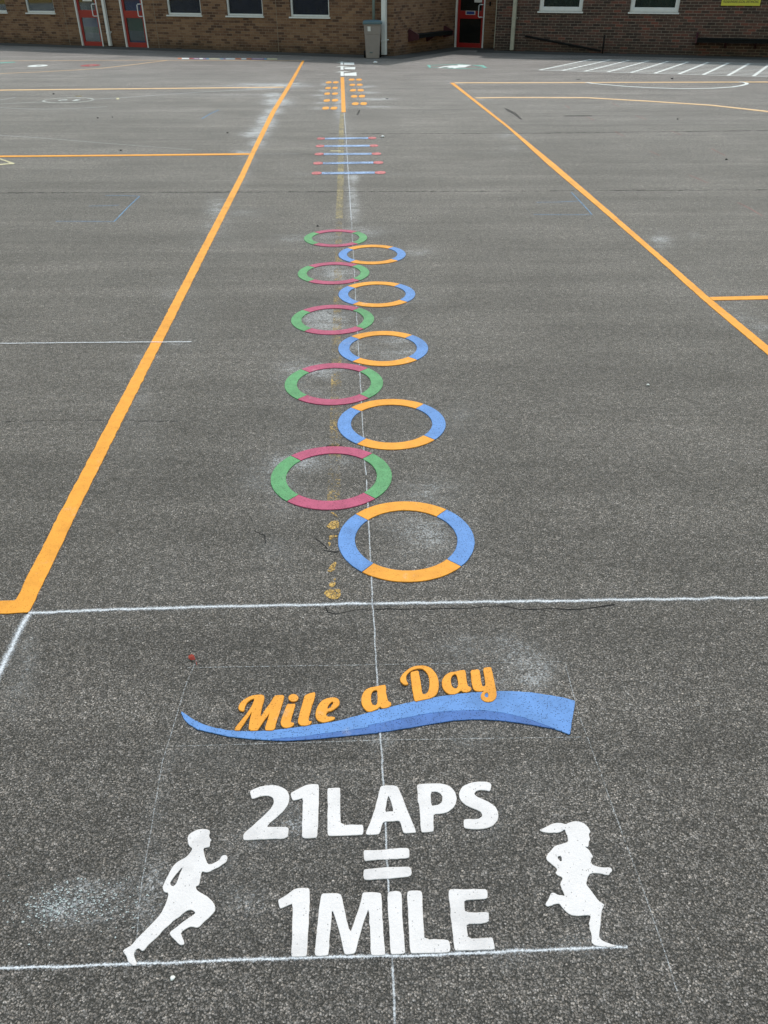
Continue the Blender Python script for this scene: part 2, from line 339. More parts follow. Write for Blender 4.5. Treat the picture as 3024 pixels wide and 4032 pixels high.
me.polygons.add(len(faces)); me.polygons.foreach_set('loop_start', np.arange(0, faces.size, 4))
me.update(calc_edges=True); me.validate()
for nm, arr in (('chalk', chalk), ('tone', tone)):
    a = me.attributes.new(nm, 'FLOAT', 'POINT'); a.data.foreach_set('value', arr.ravel().astype(np.float32))
tag(link('ground', me, M['asphalt']), 'worn grey asphalt playground speckled with pale stone chips', kind='structure')

# ------------------------------------------------------------------ flat shape builders
def refine(pts, step, jit, closed=True):
    out = []; n = len(pts)
    for i in range(n if closed else n-1):
        a = np.array(pts[i]); b = np.array(pts[(i+1) % n]); L = np.linalg.norm(b-a); k = max(1, int(L/step))
        for j in range(k):
            q = a+(b-a)*j/k
            if j or jit: q = q+rng.normal(0, jit, 2)*(0.5 if j == 0 else 1)
            out.append((float(q[0]), float(q[1])))
    if not closed: out.append(tuple(pts[-1]))
    return out
def smooth(pts, it=1, r=.25):
    for _ in range(it):
        o = []
        n = len(pts)
        for i in range(n):
            a = np.array(pts[i]); b = np.array(pts[(i+1) % n]); o += [tuple(a+(b-a)*r), tuple(a+(b-a)*(1-r))]
        pts = o
    return pts
def slab(name, loops, mat, parent=None, z=0.0, th=.004, bev=.0012, step=.012, jit=.0007, origin=None):
    """a laid marking with real thickness: closed outlines (holes allowed) on the ground, in metres"""
    if origin is None: origin = tuple(np.mean(np.array(loops[0]), 0))
    cu = bpy.data.curves.new('c', 'CURVE'); cu.dimensions = '2D'; cu.fill_mode = 'BOTH'
    cu.extrude = max(th/2-bev, 1e-5); cu.bevel_depth = bev; cu.bevel_resolution = 1; cu.offset = -bev
    for lp in loops:
        lp = refine(lp, step, jit) if step else lp
        sp = cu.splines.new('POLY'); sp.points.add(len(lp)-1); sp.use_cyclic_u = True
        sp.points.foreach_set('co', [c for q in lp for c in (q[0]-origin[0], q[1]-origin[1], 0, 1)])
    tmp = bpy.data.objects.new('c', cu); COL.objects.link(tmp)
    dg = bpy.context.evaluated_depsgraph_get(); me = bpy.data.meshes.new_from_object(tmp.evaluated_get(dg))
    bpy.data.objects.remove(tmp); bpy.data.curves.remove(cu)
    me.name = name
    off = Vector((origin[0], origin[1], z+th/2))
    if parent is not None: off = off-parent.location
    me.materials.clear()
    return link(name, me, mat, parent, off)
def centroid(loop):
    a = np.array(loop); return (float(a[:, 0].mean()), float(a[:, 1].mean()), 0.0)
def flat(name, loops, mat, parent=None, z=.002, origin=None):
    return slab(name, loops, mat, parent, z=z-.0006, th=.0012, bev=.0002, step=0, jit=0, origin=origin)
def strip(name, pts, w, mat, parent=None, z=.002, taper=None, jit=0.0, seg=.15):
    """ribbon of paint along a line; uv.x metres along, uv.y -1..1 across"""
    P = [np.array(pts[0], float)]
    for a, b in zip(pts[:-1], pts[1:]):
        a = np.array(a, float); b = np.array(b, float); k = max(1, int(np.linalg.norm(b-a)/seg))
        for j in range(1, k+1): P.append(a+(b-a)*j/k)
    n = len(P); bm = bmesh.new(); uvl = bm.loops.layers.uv.new('UVMap'); rows = []; s = 0
    c = sum(P)/n
    for i in range(n):
        d = P[min(i+1, n-1)]-P[max(i-1, 0)]; d /= (np.linalg.norm(d)+1e-9); nn = np.array([-d[1], d[0]])
        ww = w/2*(taper(i/(n-1)) if taper else 1)*(1+rng.normal(0, jit) if jit else 1)
        q = P[i]+nn*(rng.normal(0, jit*w*.3) if jit else 0)
        if i: s += np.linalg.norm(P[i]-P[i-1])
        rows.append((bm.verts.new((*(q+nn*ww-c), 0)), bm.verts.new((*(q-nn*ww-c), 0)), s))
    for a, b in zip(rows[:-1], rows[1:]):
        f = bm.faces.new((a[1], b[1], b[0], a[0]))
        for l, uv in zip(f.loops, ((a[2], -1), (b[2], -1), (b[2], 1), (a[2], 1))): l[uvl].uv = uv
    bm.normal_update()
    for f in bm.faces:
        if f.normal.z < 0: f.normal_flip()
    me = bpy.data.meshes.new(name); bm.to_mesh(me); bm.free()
    off = Vector((c[0], c[1], z))
    if parent is not None: off = off-parent.location
    return link(name, me, mat, parent, off)
def ell(cx, cy, rx, ry, ox=0, oy=0, k=1.0, n=28, sq=1.0):
    """spot drawn on the ground, measured by its seen width and depth"""
    c = G(ox+cx/k, oy+cy/k); e = G(ox+(cx+rx)/k, oy+cy/k); t1 = G(ox+cx/k, oy+(cy-ry)/k); b1 = G(ox+cx/k, oy+(cy+ry)/k)
    ax = abs(e[0]-c[0]); ay = (t1[1]-b1[1])/2; cy_ = (t1[1]+b1[1])/2; cx_ = (t1[0]+b1[0])/2
    out = []
    for i in range(n):
        a = 2*math.pi*i/n; ca, sa = math.cos(a), math.sin(a)
        out.append((cx_+ax*math.copysign(abs(ca)**sq, ca), cy_+ay*math.copysign(abs(sa)**sq, sa)))
    return out

# ------------------------------------------------------------------ lettering
def zz(pts): return GZ(pts, 900, 3050, 1659/1150)
W21 = [
 ('two', [[(120,97),(150,82),(185,70),(225,63),(262,62),(300,72),(330,90),(346,118),(346,150),(335,180),(312,212),(280,240),(245,270),(212,302),(278,300),(340,301),(342,320),(335,366),(250,369),(160,373),(90,377),(82,365),(84,345),(95,330),(130,300),(175,260),(215,222),(245,190),(258,162),(252,135),(235,125),(205,124),(170,130),(136,144),(128,130)]]),
 ('one', [[(352,110),(370,97),(400,82),(440,62),(470,57),(505,57),(514,64),(514,130),(511,200),(509,290),(504,355),(495,364),(440,367),(418,362),(417,320),(420,220),(424,135),(400,144),(366,152),(357,135)]]),
 ('ell', [[(560,85),(572,79),(628,76),(635,82),(634,180),(636,230),(638,290),(755,286),(766,294),(766,335),(758,347),(660,350),(575,353),(561,345),(562,280),(563,180)]]),
 ('a', [[(778,338),(800,285),(820,230),(840,160),(855,100),(862,72),(880,65),(950,64),(965,78),(985,125),(1010,190),(1040,265),(1067,328),(1060,334),(1000,337),(990,330),(975,268),(955,266),(930,269),(880,270),(872,290),(860,335),(850,343),(790,347)], [(907,118),(920,150),(938,213),(920,211),(888,216),(898,165)]]),
 ('p', [[(1068,65),(1085,56),(1150,53),(1190,52),(1230,58),(1262,72),(1285,98),(1296,130),(1292,165),(1275,195),(1245,216),(1210,226),(1165,228),(1163,260),(1167,322),(1155,328),(1100,333),(1093,322),(1088,250),(1082,170),(1072,155),(1075,120)], [(1146,102),(1180,100),(1203,110),(1215,132),(1212,157),(1195,173),(1165,180),(1152,178)]]),
 ('s', [[(1485,100),(1493,70),(1490,52),(1460,43),(1420,42),(1380,48),(1345,60),(1320,80),(1308,108),(1310,135),(1325,160),(1355,182),(1395,198),(1425,210),(1438,225),(1440,240),(1425,252),(1400,256),(1370,256),(1337,257),(1334,275),(1337,305),(1360,312),(1410,314),(1460,310),(1500,296),(1525,270),(1534,240),(1528,208),(1510,180),(1480,160),(1445,143),(1410,128),(1395,112),(1405,97),(1430,90),(1460,92)]])]
WEQ = [[(765,436),(780,432),(860,431),(935,422),(1010,419),(1026,424),(1029,465),(1022,478),(940,483),(860,486),(785,494),(768,492)],
       [(765,544),(785,539),(850,533),(890,530),(960,527),(1020,525),(1036,534),(1041,556),(1034,583),(960,590),(870,596),(790,603),(770,600),(766,580)]]
W1M = [
 ('one', [[(281,715),(300,705),(340,680),(370,655),(400,647),(450,646),(461,655),(461,720),(455,850),(450,960),(446,1030),(435,1037),(365,1040),(354,1030),(360,950),(362,850),(366,735),(340,745),(295,767),(287,750)]]),
 ('m', [[(488,1025),(495,960),(505,850),(515,750),(525,685),(540,678),(630,676),(642,690),(660,780),(690,905),(710,850),(750,730),(758,680),(770,672),(860,672),(870,690),(872,790),(880,900),(890,1020),(885,1030),(820,1032),(806,1022),(803,900),(796,760),(780,810),(750,900),(725,1000),(715,1020),(690,1024),(665,1026),(655,1015),(640,940),(610,830),(588,765),(585,830),(575,930),(568,1022),(560,1032),(500,1035)]]),
 ('i', [[(901,680),(915,668),(940,664),(975,667),(984,685),(986,760),(990,860),(1000,960),(1003,1010),(995,1022),(930,1025),(919,1015),(914,900),(905,790)]]),
 ('ell', [[(1013,672),(1030,662),(1085,661),(1100,672),(1104,780),(1110,890),(1113,940),(1240,939),(1255,950),(1260,1000),(1250,1014),(1150,1017),(1045,1020),(1030,1010),(1025,900),(1018,780)]]),
 ('e', [[(1248,665),(1262,652),(1350,655),(1430,652),(1466,655),(1472,680),(1470,710),(1400,714),(1338,717),(1340,750),(1343,785),(1420,785),(1475,783),(1480,810),(1478,842),(1420,852),(1352,852),(1355,890),(1362,935),(1440,932),(1490,927),(1503,935),(1511,985),(1508,998),(1430,999),(1300,1005),(1283,1000),(1275,930),(1265,850),(1257,760)]])]
def word(name, label, data, conv, mat, z=0.0, cat='lettering', sm=1, part='letter'):
    loops_all = [[smooth(conv(lp), sm, .22) for lp in loops] for _, loops in data]
    allp = [q for L in loops_all for q in L[0]]
    e = empty(name, centroid(allp), label, cat)
    for L in loops_all: slab(part, L, mat, e, z=z, th=.0034, bev=.0012, step=.010, jit=.0006)
    return e
word('painted_lettering', 'raised white capitals and numerals reading 21LAPS painted on the asphalt', W21, zz, M['white'])
word('painted_lettering', 'raised white capitals and numeral reading 1MILE painted below the equals sign', W1M, zz, M['white'])
word('painted_symbol', 'white equals sign of two bars between the 21LAPS and 1MILE lettering', [('b', [WEQ[0]]), ('b', [WEQ[1]])], zz, M['white'], part='bar')

BOY = [[(1160,120),(1225,125),(1250,145),(1250,180),(1240,205),(1250,240),(1275,265),(1258,285),(1250,300),(1255,330),(1245,355),(1215,365),(1165,372),(1172,430),(1190,500),(1215,560),(1235,582),(1275,580),(1340,545),(1385,515),(1395,480),(1425,462),(1460,458),(1482,485),(1478,530),(1450,565),(1395,598),(1370,620),(1320,640),(1250,680),(1200,690),(1150,672),(1135,710),(1125,770),(1115,830),(1105,858),(1065,870),(1075,910),(1115,945),(1200,990),(1270,1045),(1310,1100),(1325,1160),(1310,1205),(1250,1270),(1170,1340),(1115,1400),(1080,1413),(1010,1395),(960,1410),(870,1470),(885,1520),(920,1600),(915,1630),(870,1640),(835,1620),(820,1595),(770,1550),(720,1490),(740,1455),(800,1415),(880,1350),(960,1290),(1040,1240),(1060,1215),(1030,1185),(990,1178),(950,1190),(890,1230),(860,1265),(780,1315),(730,1370),(640,1440),(580,1520),(500,1590),(440,1640),(400,1700),(370,1718),(345,1700),(325,1680),(295,1690),(265,1725),(260,1770),(275,1820),(298,1860),(295,1895),(270,1910),(235,1900),(180,1860),(165,1790),(115,1730),(120,1700),(175,1668),(230,1640),(290,1560),(400,1450),(520,1330),(600,1240),(660,1130),(690,1050),(712,955),(660,950),(640,925),(632,880),(650,830),(690,750),(740,650),(790,580),(840,540),(940,490),(985,440),(1025,375),(985,350),(965,310),(955,250),(970,200),(1010,165),(1090,125)],
       [(897,612),(880,660),(850,720),(830,790),(805,845),(765,873),(725,838),(760,775),(820,700)]]
GIRL = [[(650,180),(700,150),(790,127),(870,140),(930,170),(975,215),(1010,270),(1012,295),(995,305),(992,350),(1010,400),(990,430),(985,480),(980,500),(965,510),(925,495),(990,545),(1020,600),(1055,640),(1020,685),(1025,740),(1050,770),(1130,795),(1200,803),(1290,800),(1325,825),(1325,860),(1300,880),(1285,915),(1240,915),(1170,895),(1060,885),(1005,895),(975,940),(960,1000),(950,1045),(990,1100),(1060,1190),(1130,1290),(1215,1340),(1205,1370),(1180,1410),(1165,1520),(1155,1680),(1140,1760),(1140,1820),(1190,1870),(1270,1900),(1350,1930),(1400,1945),(1350,1955),(1280,1965),(1200,1955),(1100,1945),(1050,1920),(1025,1890),(1030,1800),(1015,1740),(995,1690),(1000,1650),(983,1620),(1000,1580),(1020,1500),(950,1498),(800,1510),(720,1495),(650,1440),(590,1370),(560,1325),(500,1335),(440,1360),(385,1375),(355,1345),(365,1315),(400,1270),(430,1190),(460,1165),(500,1175),(545,1205),(600,1205),(640,1220),(620,1160),(590,1110),(570,1030),(605,975),(600,945),(550,925),(505,890),(505,870),(530,850),(520,815),(440,750),(370,690),(370,640),(410,590),(460,530),(500,485),(600,460),(690,432),(685,370),(650,290),(637,245),(600,280),(520,305),(490,295),(440,305),(340,295),(262,262),(300,245),(380,210),(450,170),(530,152),(600,158)],
        [(520,650),(592,628),(595,735)]]
b = [smooth(GZ(lp, 450, 3230, 3.318), 1, .25) for lp in BOY]
tag(slab('painted_runner', b, M['white'], th=.0034, bev=.0012, jit=.0004), 'white flat silhouette of a short-haired running boy left of the lettering', 'painted figure', 'white runner silhouettes on the ground')
b = [smooth(GZ(lp, 2050, 3200, 3.6867), 1, .25) for lp in GIRL]
tag(slab('painted_runner', b, M['white'], th=.0034, bev=.0012, jit=.0004), 'white flat silhouette of a running girl with ponytail and skirt right of the lettering', 'painted figure', 'white runner silhouettes on the ground')

# script lettering and the ribbon under it
zm = lambda p: GZ(p, 900, 2720, 3.318)
zd = lambda p: GZ(p, 1400, 2620, 2.765)
dot = [(848+66*math.cos(a*math.pi/9), 108+50*math.sin(a*math.pi/9)) for a in range(18)]
SM = [[[(78,525),(100,480),(160,410),(240,310),(300,225),(345,115),(300,130),(255,160),(225,205),(212,240),(212,280),(180,285),(140,270),(128,240),(140,195),(180,145),(250,100),(330,72),(400,65),(450,68),(472,90),(465,150),(445,210),(425,290),(418,358),(450,310),(500,235),(550,170),(600,80),(640,72),(730,70),(722,130),(700,200),(665,320),(625,420),(605,530),(540,536),(475,530),(480,480),(500,430),(540,290),(520,340),(450,430),(395,515),(375,538),(260,538),(270,440),(290,350),(308,285),(270,350),(215,430),(160,515),(145,537),(90,535)]],
      [[(765,185),(820,190),(877,182),(865,240),(840,310),(815,410),(820,430),(855,435),(858,455),(830,485),(770,503),(725,500),(690,475),(680,430),(690,385),(715,320),(740,250)]],
      [dot],
      [[(998,75),(1040,55),(1100,38),(1125,35),(1137,55),(1120,130),(1090,220),(1060,330),(1045,400),(1060,412),(1090,410),(1083,440),(1050,465),(990,475),(940,470),(910,440),(905,410),(925,330),(950,230),(975,150)]],
      [[(1270,120),(1330,103),(1400,105),(1440,125),(1455,165),(1445,205),(1405,245),(1350,275),(1290,295),(1275,320),(1280,345),(1310,355),(1360,352),(1395,365),(1380,390),(1330,412),(1270,430),(1215,430),(1165,405),(1140,370),(1135,310),(1150,250),(1180,190),(1220,145)], [(1290,250),(1300,215),(1330,175),(1362,155),(1368,180),(1345,215),(1315,245)]]]
SD = [[[(62,385),(70,340),(100,285),(150,255),(210,245),(270,232),(320,222),(332,240),(332,300),(342,360),(355,405),(385,415),(390,445),(365,468),(320,482),(285,480),(265,462),(235,492),(190,512),(145,522),(110,505),(80,465),(64,425)], [(205,283),(235,285),(240,340),(240,400),(232,440),(205,450),(180,435),(168,395),(168,340),(182,300)]],
      [[(575,220),(545,228),(510,215),(485,185),(485,150),(520,95),(600,35),(670,15),(750,15),(810,35),(860,80),(895,140),(908,215),(900,290),(870,345),(810,376),(740,388),(680,402),(645,408),(635,370),(620,300),(605,200),(595,100),(605,85),(640,75),(685,68),(695,120),(710,200),(722,290),(730,328),(770,322),(795,290),(805,220),(800,140),(770,85),(730,52),(690,47),(640,55),(590,80),(555,120),(548,165),(572,210)]],
      [[(938,205),(945,160),(985,110),(1035,85),(1080,82),(1130,68),(1190,62),(1200,90),(1205,150),(1215,210),(1225,240),(1255,250),(1262,275),(1240,300),(1200,308),(1165,302),(1145,285),(1115,315),(1060,332),(1010,328),(965,290),(943,245)], [(1070,110),(1095,112),(1108,150),(1118,200),(1115,245),(1090,268),(1060,255),(1040,220),(1036,170),(1048,130)]],
      [[(1250,65),(1300,60),(1345,55),(1355,100),(1365,180),(1375,230),(1390,245),(1410,235),(1412,200),(1400,130),(1385,45),(1420,35),(1475,30),(1485,70),(1505,160),(1520,240),(1537,310),(1530,370),(1500,400),(1455,415),(1410,410),(1370,385),(1358,350),(1370,315),(1400,290),(1345,300),(1300,290),(1275,260),(1262,200),(1255,130)], [(1400,345),(1410,320),(1435,305),(1445,335),(1440,360),(1420,362)]]]
allp = [q for L in SM for q in zm(L[0])]+[q for L in SD for q in zd(L[0])]
e = empty('painted_lettering', centroid(allp), 'slanted orange script lettering reading Mile a Day above the blue ribbon', 'lettering')
lastl = None
for i, L in enumerate(SM):
    o = slab('letter', [smooth(zm(lp), 1, .25) for lp in L], M['orange'], e, z=.0006, th=.0062, bev=.0014, step=.010, jit=.0005)
for L in SD: slab('letter', [smooth(zd(lp), 1, .25) for lp in L], M['orange'], e, z=.0006, th=.0062, bev=.0014, step=.010, jit=.0005)
z3 = lambda p: GZ(p, 680, 2680, 2.0232)
z4 = lambda p: GZ(p, 1450, 2680, 1.9518)
top = z3([(72,250),(100,270),(150,305),(250,355),(350,385),(450,402),(600,408),(750,405),(900,388),(1050,368),(1200,345),(1300,330),(1450,290),(1600,250)])+z4([(100,225),(200,200),(350,165),(500,135),(650,112),(800,95),(950,87),(1100,85),(1250,95),(1400,118),(1500,135),(1586,160),(1588,190),(1570,290),(1550,415),(1540,418)])
bot = z4([(1440,380),(1300,352),(1150,328),(1000,310),(900,304),(800,303),(650,312),(500,335),(350,362),(200,385),(40,410)])+z3([(1500,435),(1300,455),(1100,475),(900,485),(780,482),(600,468),(450,452),(350,430),(200,395),(130,355),(90,310),(68,265)])
seam_ = z3([(780,474),(1000,455),(1200,428),(1400,403),(1560,378)])+z4([(0,350),(150,320),(300,290),(450,260),(600,242),(750,233),(900,236),(1050,256),(1200,290),(1350,345),(1430,375)])
e = empty('painted_ribbon', centroid(top+bot), 'long wavy blue ribbon under the orange script, widest at its right end', 'marking')
light = top+z4([(1440,381)])+seam_[::-1]+z3([(780,482),(600,468),(450,452),(350,430),(200,395),(130,355),(90,310),(68,265)])
slab('ribbon_face', [light], M['blue'], e, th=.0042, step=.012, jit=.0005)
dk = seam_+z4([(1436,379),(1300,353),(1150,329),(1000,311),(900,305),(800,304),(650,313),(500,336),(350,363),(200,386),(40,411)])+z3([(1500,435),(1300,455),(1100,475),(900,485),(790,482)])
tag(slab('ribbon_underside', [dk], M['blue_dark'], e, th=.0040, step=.012, jit=.0003), 'deeper blue lower band of the ribbon')

# ------------------------------------------------------------------ hoops
H4 = 4/3; RC = [(.071,2.060),(-.190,2.449),(.032,2.860),(-.221,3.244),(-.001,3.648),(-.268,4.041),(-.036,4.443),(-.303,4.834),(-.071,5.224),(-.329,5.619)]
HL = ['nearest blue and orange hoop, largest, just beyond the white chalk line', 'nearest pink and green hoop, touching the nearest blue and orange one', 'second blue and orange hoop counted from the lettering',
      'second pink and green hoop counted from the lettering', 'third blue and orange hoop counted from the lettering', 'third pink and green hoop, its inside dusted white', 'fourth blue and orange hoop counted from the lettering',
      'fourth pink and green hoop counted from the lettering', 'farthest blue and orange hoop, just before the last pink and green one', 'farthest pink and green hoop, nearest to the striped bars']
RO, RI = .2925, .2195
def arc(a0, a1, da=5):
    n = max(2, int(abs(a1-a0)/da)); A = [R(a0+(a1-a0)*i/n) for i in range(n+1)]
    return [(RO*math.cos(a), RO*math.sin(a)) for a in A]+[(RI*math.cos(a), RI*math.sin(a)) for a in A[::-1]]
proto = {}
for i, (cx, cy) in enumerate(RC):
    k = i % 2
    e = empty('painted_hoop', (cx*H4, cy*H4, 0), HL[i], 'hoop', 'two-colour hoops painted down the middle of the lane')
    tw = [0, -2, 1, -3, -2, 1, 2, -1, 0, -2][i]
    for (a0, a1, c) in ((50.3, 139.2, 0), (-129, -41.5, 0), (-41.5+.4, 50.3-.4, 1), (139.2+.4, 231-.4, 1)):
        mt = M[('orange', 'pink')[k]] if c == 0 else M[('blue', 'green')[k]]
        lp = [(x+cx*H4, y+cy*H4) for x, y in arc(a0+tw, a1+tw)]
        slab('hoop_segment', [lp], mt, e, th=.0048, bev=.0013, step=.02, jit=.0005, origin=(cx*H4, cy*H4))

# ------------------------------------------------------------------ lane lines
def band(name, left, right, mat, label, cat='line', th=.004, jit=.0012, z=0.0, group=None, parent=None):
    lp = [G(*q) for q in left]+[G(*q) for q in right[::-1]]
    o = slab(name, [lp], mat, parent, z=z, th=th, bev=.001, step=.04, jit=jit)
    if label: tag(o, label, cat, group)
    return o
lane = empty('lane_line', (*G(60, 2390), 0), 'thick orange left lane line turning a corner beside the chalk line', 'line', 'orange lane edge lines')
slab('line_paint', [[G(*q) for q in [(0,2368),(57,2366),(64,2362),(84,2328),(108,2270),(145,2200),(222,2050),(301,1900),(460,1600),(622,1300),(780,1000),(938,700),(1066,441),(1130,340),(1190,239),(1199,239),(1145,341),(1085,441),(1001,612),(962,700),(812,1000),(663,1300),(512,1600),(362,1900),(288,2050),(218,2200),(169,2301),(118,2406),(110,2414),(0,2418),(-400,2424),(-400,2372)]]], M['orange'], lane, th=.0042, bev=.001, step=.03, jit=.0014)
tag(band('lane_line', [(1771.5,326.5),(2000,505),(2158,650),(2362,823),(2573,1006),(2757,1173.5),(3024,1400),(3400,1720)], [(1787,326.6),(2000,495),(2189,650),(2390,823),(2601,1006),(2791,1171),(3024,1363),(3400,1668)], M['orange'], None), 'thick orange right lane line running diagonally to the right edge', 'line', 'orange lane edge lines')
ORG = 'thin orange court lines'
band('court_line', [(2793,1171),(3024,1165.5),(3500,1155)], [(2808,1184),(3024,1179.5),(3500,1170)], M['orange'], 'short orange line branching right from the right lane line', group=ORG)
band('court_line', [(-300,617),(0,613.5),(500,609.5),(984,604)], [(-300,623),(0,619.3),(500,615),(981,610.5)], M['orange'], 'orange line meeting the left lane line beside the striped bars', group=ORG)
band('court_line', [(-300,356),(0,353.6),(500,348.5),(1118,342)], [(-300,360),(0,357.4),(500,352.2),(1116,345.4)], M['orange_pale'], 'pale orange line meeting the left lane line beside the footprints', group=ORG)
strip('court_line', [G(*q) for q in [(-300,242),(0,240),(500,237.6),(1000,238.4),(1188,240)]], .085, M['orange_pale'], z=.003)
tag(bpy.context.scene.collection.objects[-1], 'thin pale orange line at the edge of the building shadow', 'line', ORG)
strip('court_line', [G(*q) for q in [(-300,298),(0,290),(150,284),(301,276),(400,269),(482,260),(570,249),(657,238.5)]], .08, M['orange_pale'], z=.0034)
tag(bpy.context.scene.collection.objects[-1], 'curved pale orange line sweeping up past the faded red spot', 'line', ORG)
band('court_line', [(1788,324.8),(2000,324.8),(2500,323.2),(3024,321.6),(3300,321)], [(1790,328),(2000,328),(2500,326.2),(3024,325),(3300,324)], M['orange_pale'], 'straight pale orange line starting at the top of the right lane line', group=ORG)
band('court_line', [(1868,384.5),(2000,382.6),(2309,383.3),(2555,397.3),(2802,413),(3024,437.2),(3300,470)], [(1875,388),(2000,386),(2309,387),(2555,401),(2802,417.2),(3024,442.2),(3300,476)], M['orange_pale'], 'curved pale orange line arching right from the right lane line', group=ORG)

# ------------------------------------------------------------------ chalk guide lines
GC = 'sprayed white guide lines'
def chalkline(pts, w, mat, label, z=.0018, taper=None, group=GC, cat='chalk line'):
    o = strip('chalk_line', [G(*q) for q in pts], w, M[mat], z=z, taper=taper, jit=.05, seg=.06)
    return tag(o, label, cat, group)
chalkline([(1562,4200),(1553,4032),(1546,3828),(1520,3300),(1498,2898),(1480,2600),(1467,2360),(1455,2130),(1448,1985),(1443,1890)], .040, 'chalk_soft', 'long sprayed guide line up the centre from the frame bottom to the nearest hoop')
chalkline([(1383.6,868),(1374,720),(1360,500),(1354,440)], .050, 'chalk', 'thin sprayed guide line running through the striped bars to the orange stripe', taper=lambda t: .9+.4*t)
chalkline([(1442,1872),(1436,1819),(1420,1530),(1404.7,1250),(1384.4,876)], .036, 'chalk_soft', 'faint thin sprayed guide line running through the hoops')
chalkline([(112,2414),(700,2393),(1464,2377),(2200,2366),(3024,2354),(3400,2349)], .100, 'chalk', 'bright sprayed line crossing the whole playground just before the nearest hoop')
chalkline([(-250,1358),(0,1355),(400,1351),(755,1348.5)], .085, 'chalk', 'short sprayed line crossing over the left lane line', z=.0062)
chalkline([(112,2420),(60,2525),(0,2645),(-200,3050)], .15, 'chalk', 'sprayed diagonal line leaving the orange corner at the left edge')
chalkline([(-250,3826),(0,3815),(530,3797),(1150,3772),(1620,3765),(1950,3750),(2443,3729),(2470,3728)], .050, 'chalk', 'sprayed baseline under the 1MILE lettering and both runners')
chalkline([(740,2630),(1100,2624),(1500,2618),(2210,2606)], .018, 'chalk_faint', 'faint dashed line above the orange script')
chalkline([(700,2939),(1100,2928),(1500,2915),(2290,2903)], .018, 'chalk_faint', 'faint dashed line just below the blue ribbon')
chalkline([(775,2600),(735,2690),(640,3000),(555,3500),(530,3790)], .020, 'chalk_faint', 'faint dashed line down past the running boy')
chalkline([(2225,2612),(2275,2800),(2420,3200),(2530,3500),(2600,3700),(2680,3950)], .020, 'chalk_faint', 'faint dashed line down the right past the running girl')
chalkline([(-200,515),(0,533),(181,545),(362,560),(542,574),(700,586),(760,590)], .055, 'chalk_court', 'faint white diagonal line at left between two orange lines', taper=lambda t: 1.3-.7*t)
chalkline([(1122,343.5),(1200,341.5),(1242,340.5)], .12, 'chalk', 'short white overrun beyond the left lane line near the footprints', z=.002)
chalkline([(1005,607),(1080,606),(1178,606)], .07, 'chalk_soft', 'short white overrun pointing at the striped bars')
chalkline([(1100,237.5),(1150,238),(1215,239)], .10, 'chalk_faint', 'faint white overrun at the far end of the left lane line', z=.002)
chalkline([(400,311.6),(480,311),(555,310.4)], .075, 'chalk', 'crisp short white dash at far left, nearer of the two')
chalkline([(430,300.6),(500,300.2),(580,299.4)], .07, 'chalk_soft', 'faint short white dash at far left, farther of the two')
chalkline([(1756,316),(1766,321),(1774,327)], .06, 'chalk', 'small white tail at the top of the right lane line', z=.002)
chalkline([(2418,452),(2480,451),(2544,449.6)], .045, 'chalk_soft', 'short white dash right of the right lane line')
chalkline([(0,410),(90,405),(171,401.5)], .10, 'chalk_court', 'faint white line running into the left side of the white circle')
chalkline([(366,391),(430,388),(490,384),(660,372),(820,361),(940,356),(1060,351)], .13, 'chalk_court', 'faint white line leaving the right side of the white circle')
chalkline([(0,424),(60,427.5),(181,429.6),(301,427),(422,420)], .09, 'chalk_court', 'faint white arc passing below the white circle')
chalkline([(0,394),(30,389),(60,384)], .1, 'chalk_court', 'short faint white tick at the left edge before the white circle')

# ------------------------------------------------------------------ old yellow centre line
M['worn_yellow_near'] = m_worn('flaked_yellow_paint', (.46, .31, .10), keep=.50, scale=70, big=7.0, soft=7)
o = strip('worn_line', [G(*q) for q in [(1349,440),(1344,500),(1341,720),(1336,860)]], .075, M['worn_yellow'], z=.0012)
tag(o, 'worn pale yellow line passing under the striped bars', 'line')
o = strip('worn_line', [G(*q) for q in [(1335,870),(1328,1250),(1318,1850),(1313,2000)]], .060, M['worn_yellow_near'], z=.0012)
tag(o, 'flaked remains of an old yellow line passing under the pink and green hoops', 'line')
BLOB = [[(420,70),(470,75),(520,120),(550,155),(530,160),(480,110),(430,95)],
        [(345,300),(400,260),(430,215),(500,215),(540,203),(560,260),(570,320),(500,345),(410,355),(380,320)],
        [(390,500),(400,455),(450,450),(535,450),(535,480),(470,480),(440,520),(410,530)], [(380,560),(430,560),(410,630),(385,620)],
        [(395,1050),(365,1035),(400,970),(460,900),(510,880),(520,910),(495,960),(500,1010),(450,1040)],
        [(470,1160),(510,1150),(500,1190),(470,1185)], [(395,1250),(420,1215),(480,1205),(510,1215),(500,1260),(470,1290),(430,1300),(405,1285)],
        [(315,1400),(345,1350),(420,1325),(500,1330),(580,1325),(588,1400),(575,1460),(510,1500),(440,1490),(370,1465),(330,1435)]]
M['yellow_blob'] = m_worn('old_yellow_paint_flake', (.62, .38, .09), keep=.545, scale=160, big=40, soft=8)
e = empty('paint_flakes', (*G(1310, 2250), 0), 'broken flakes of old yellow paint left of the nearest hoop', 'paint')
for bl in BLOB:
    flat('flake', [smooth(GZ(bl, 1200, 2000, 4.1475), 2)], M['yellow_blob'], e, z=.0016)

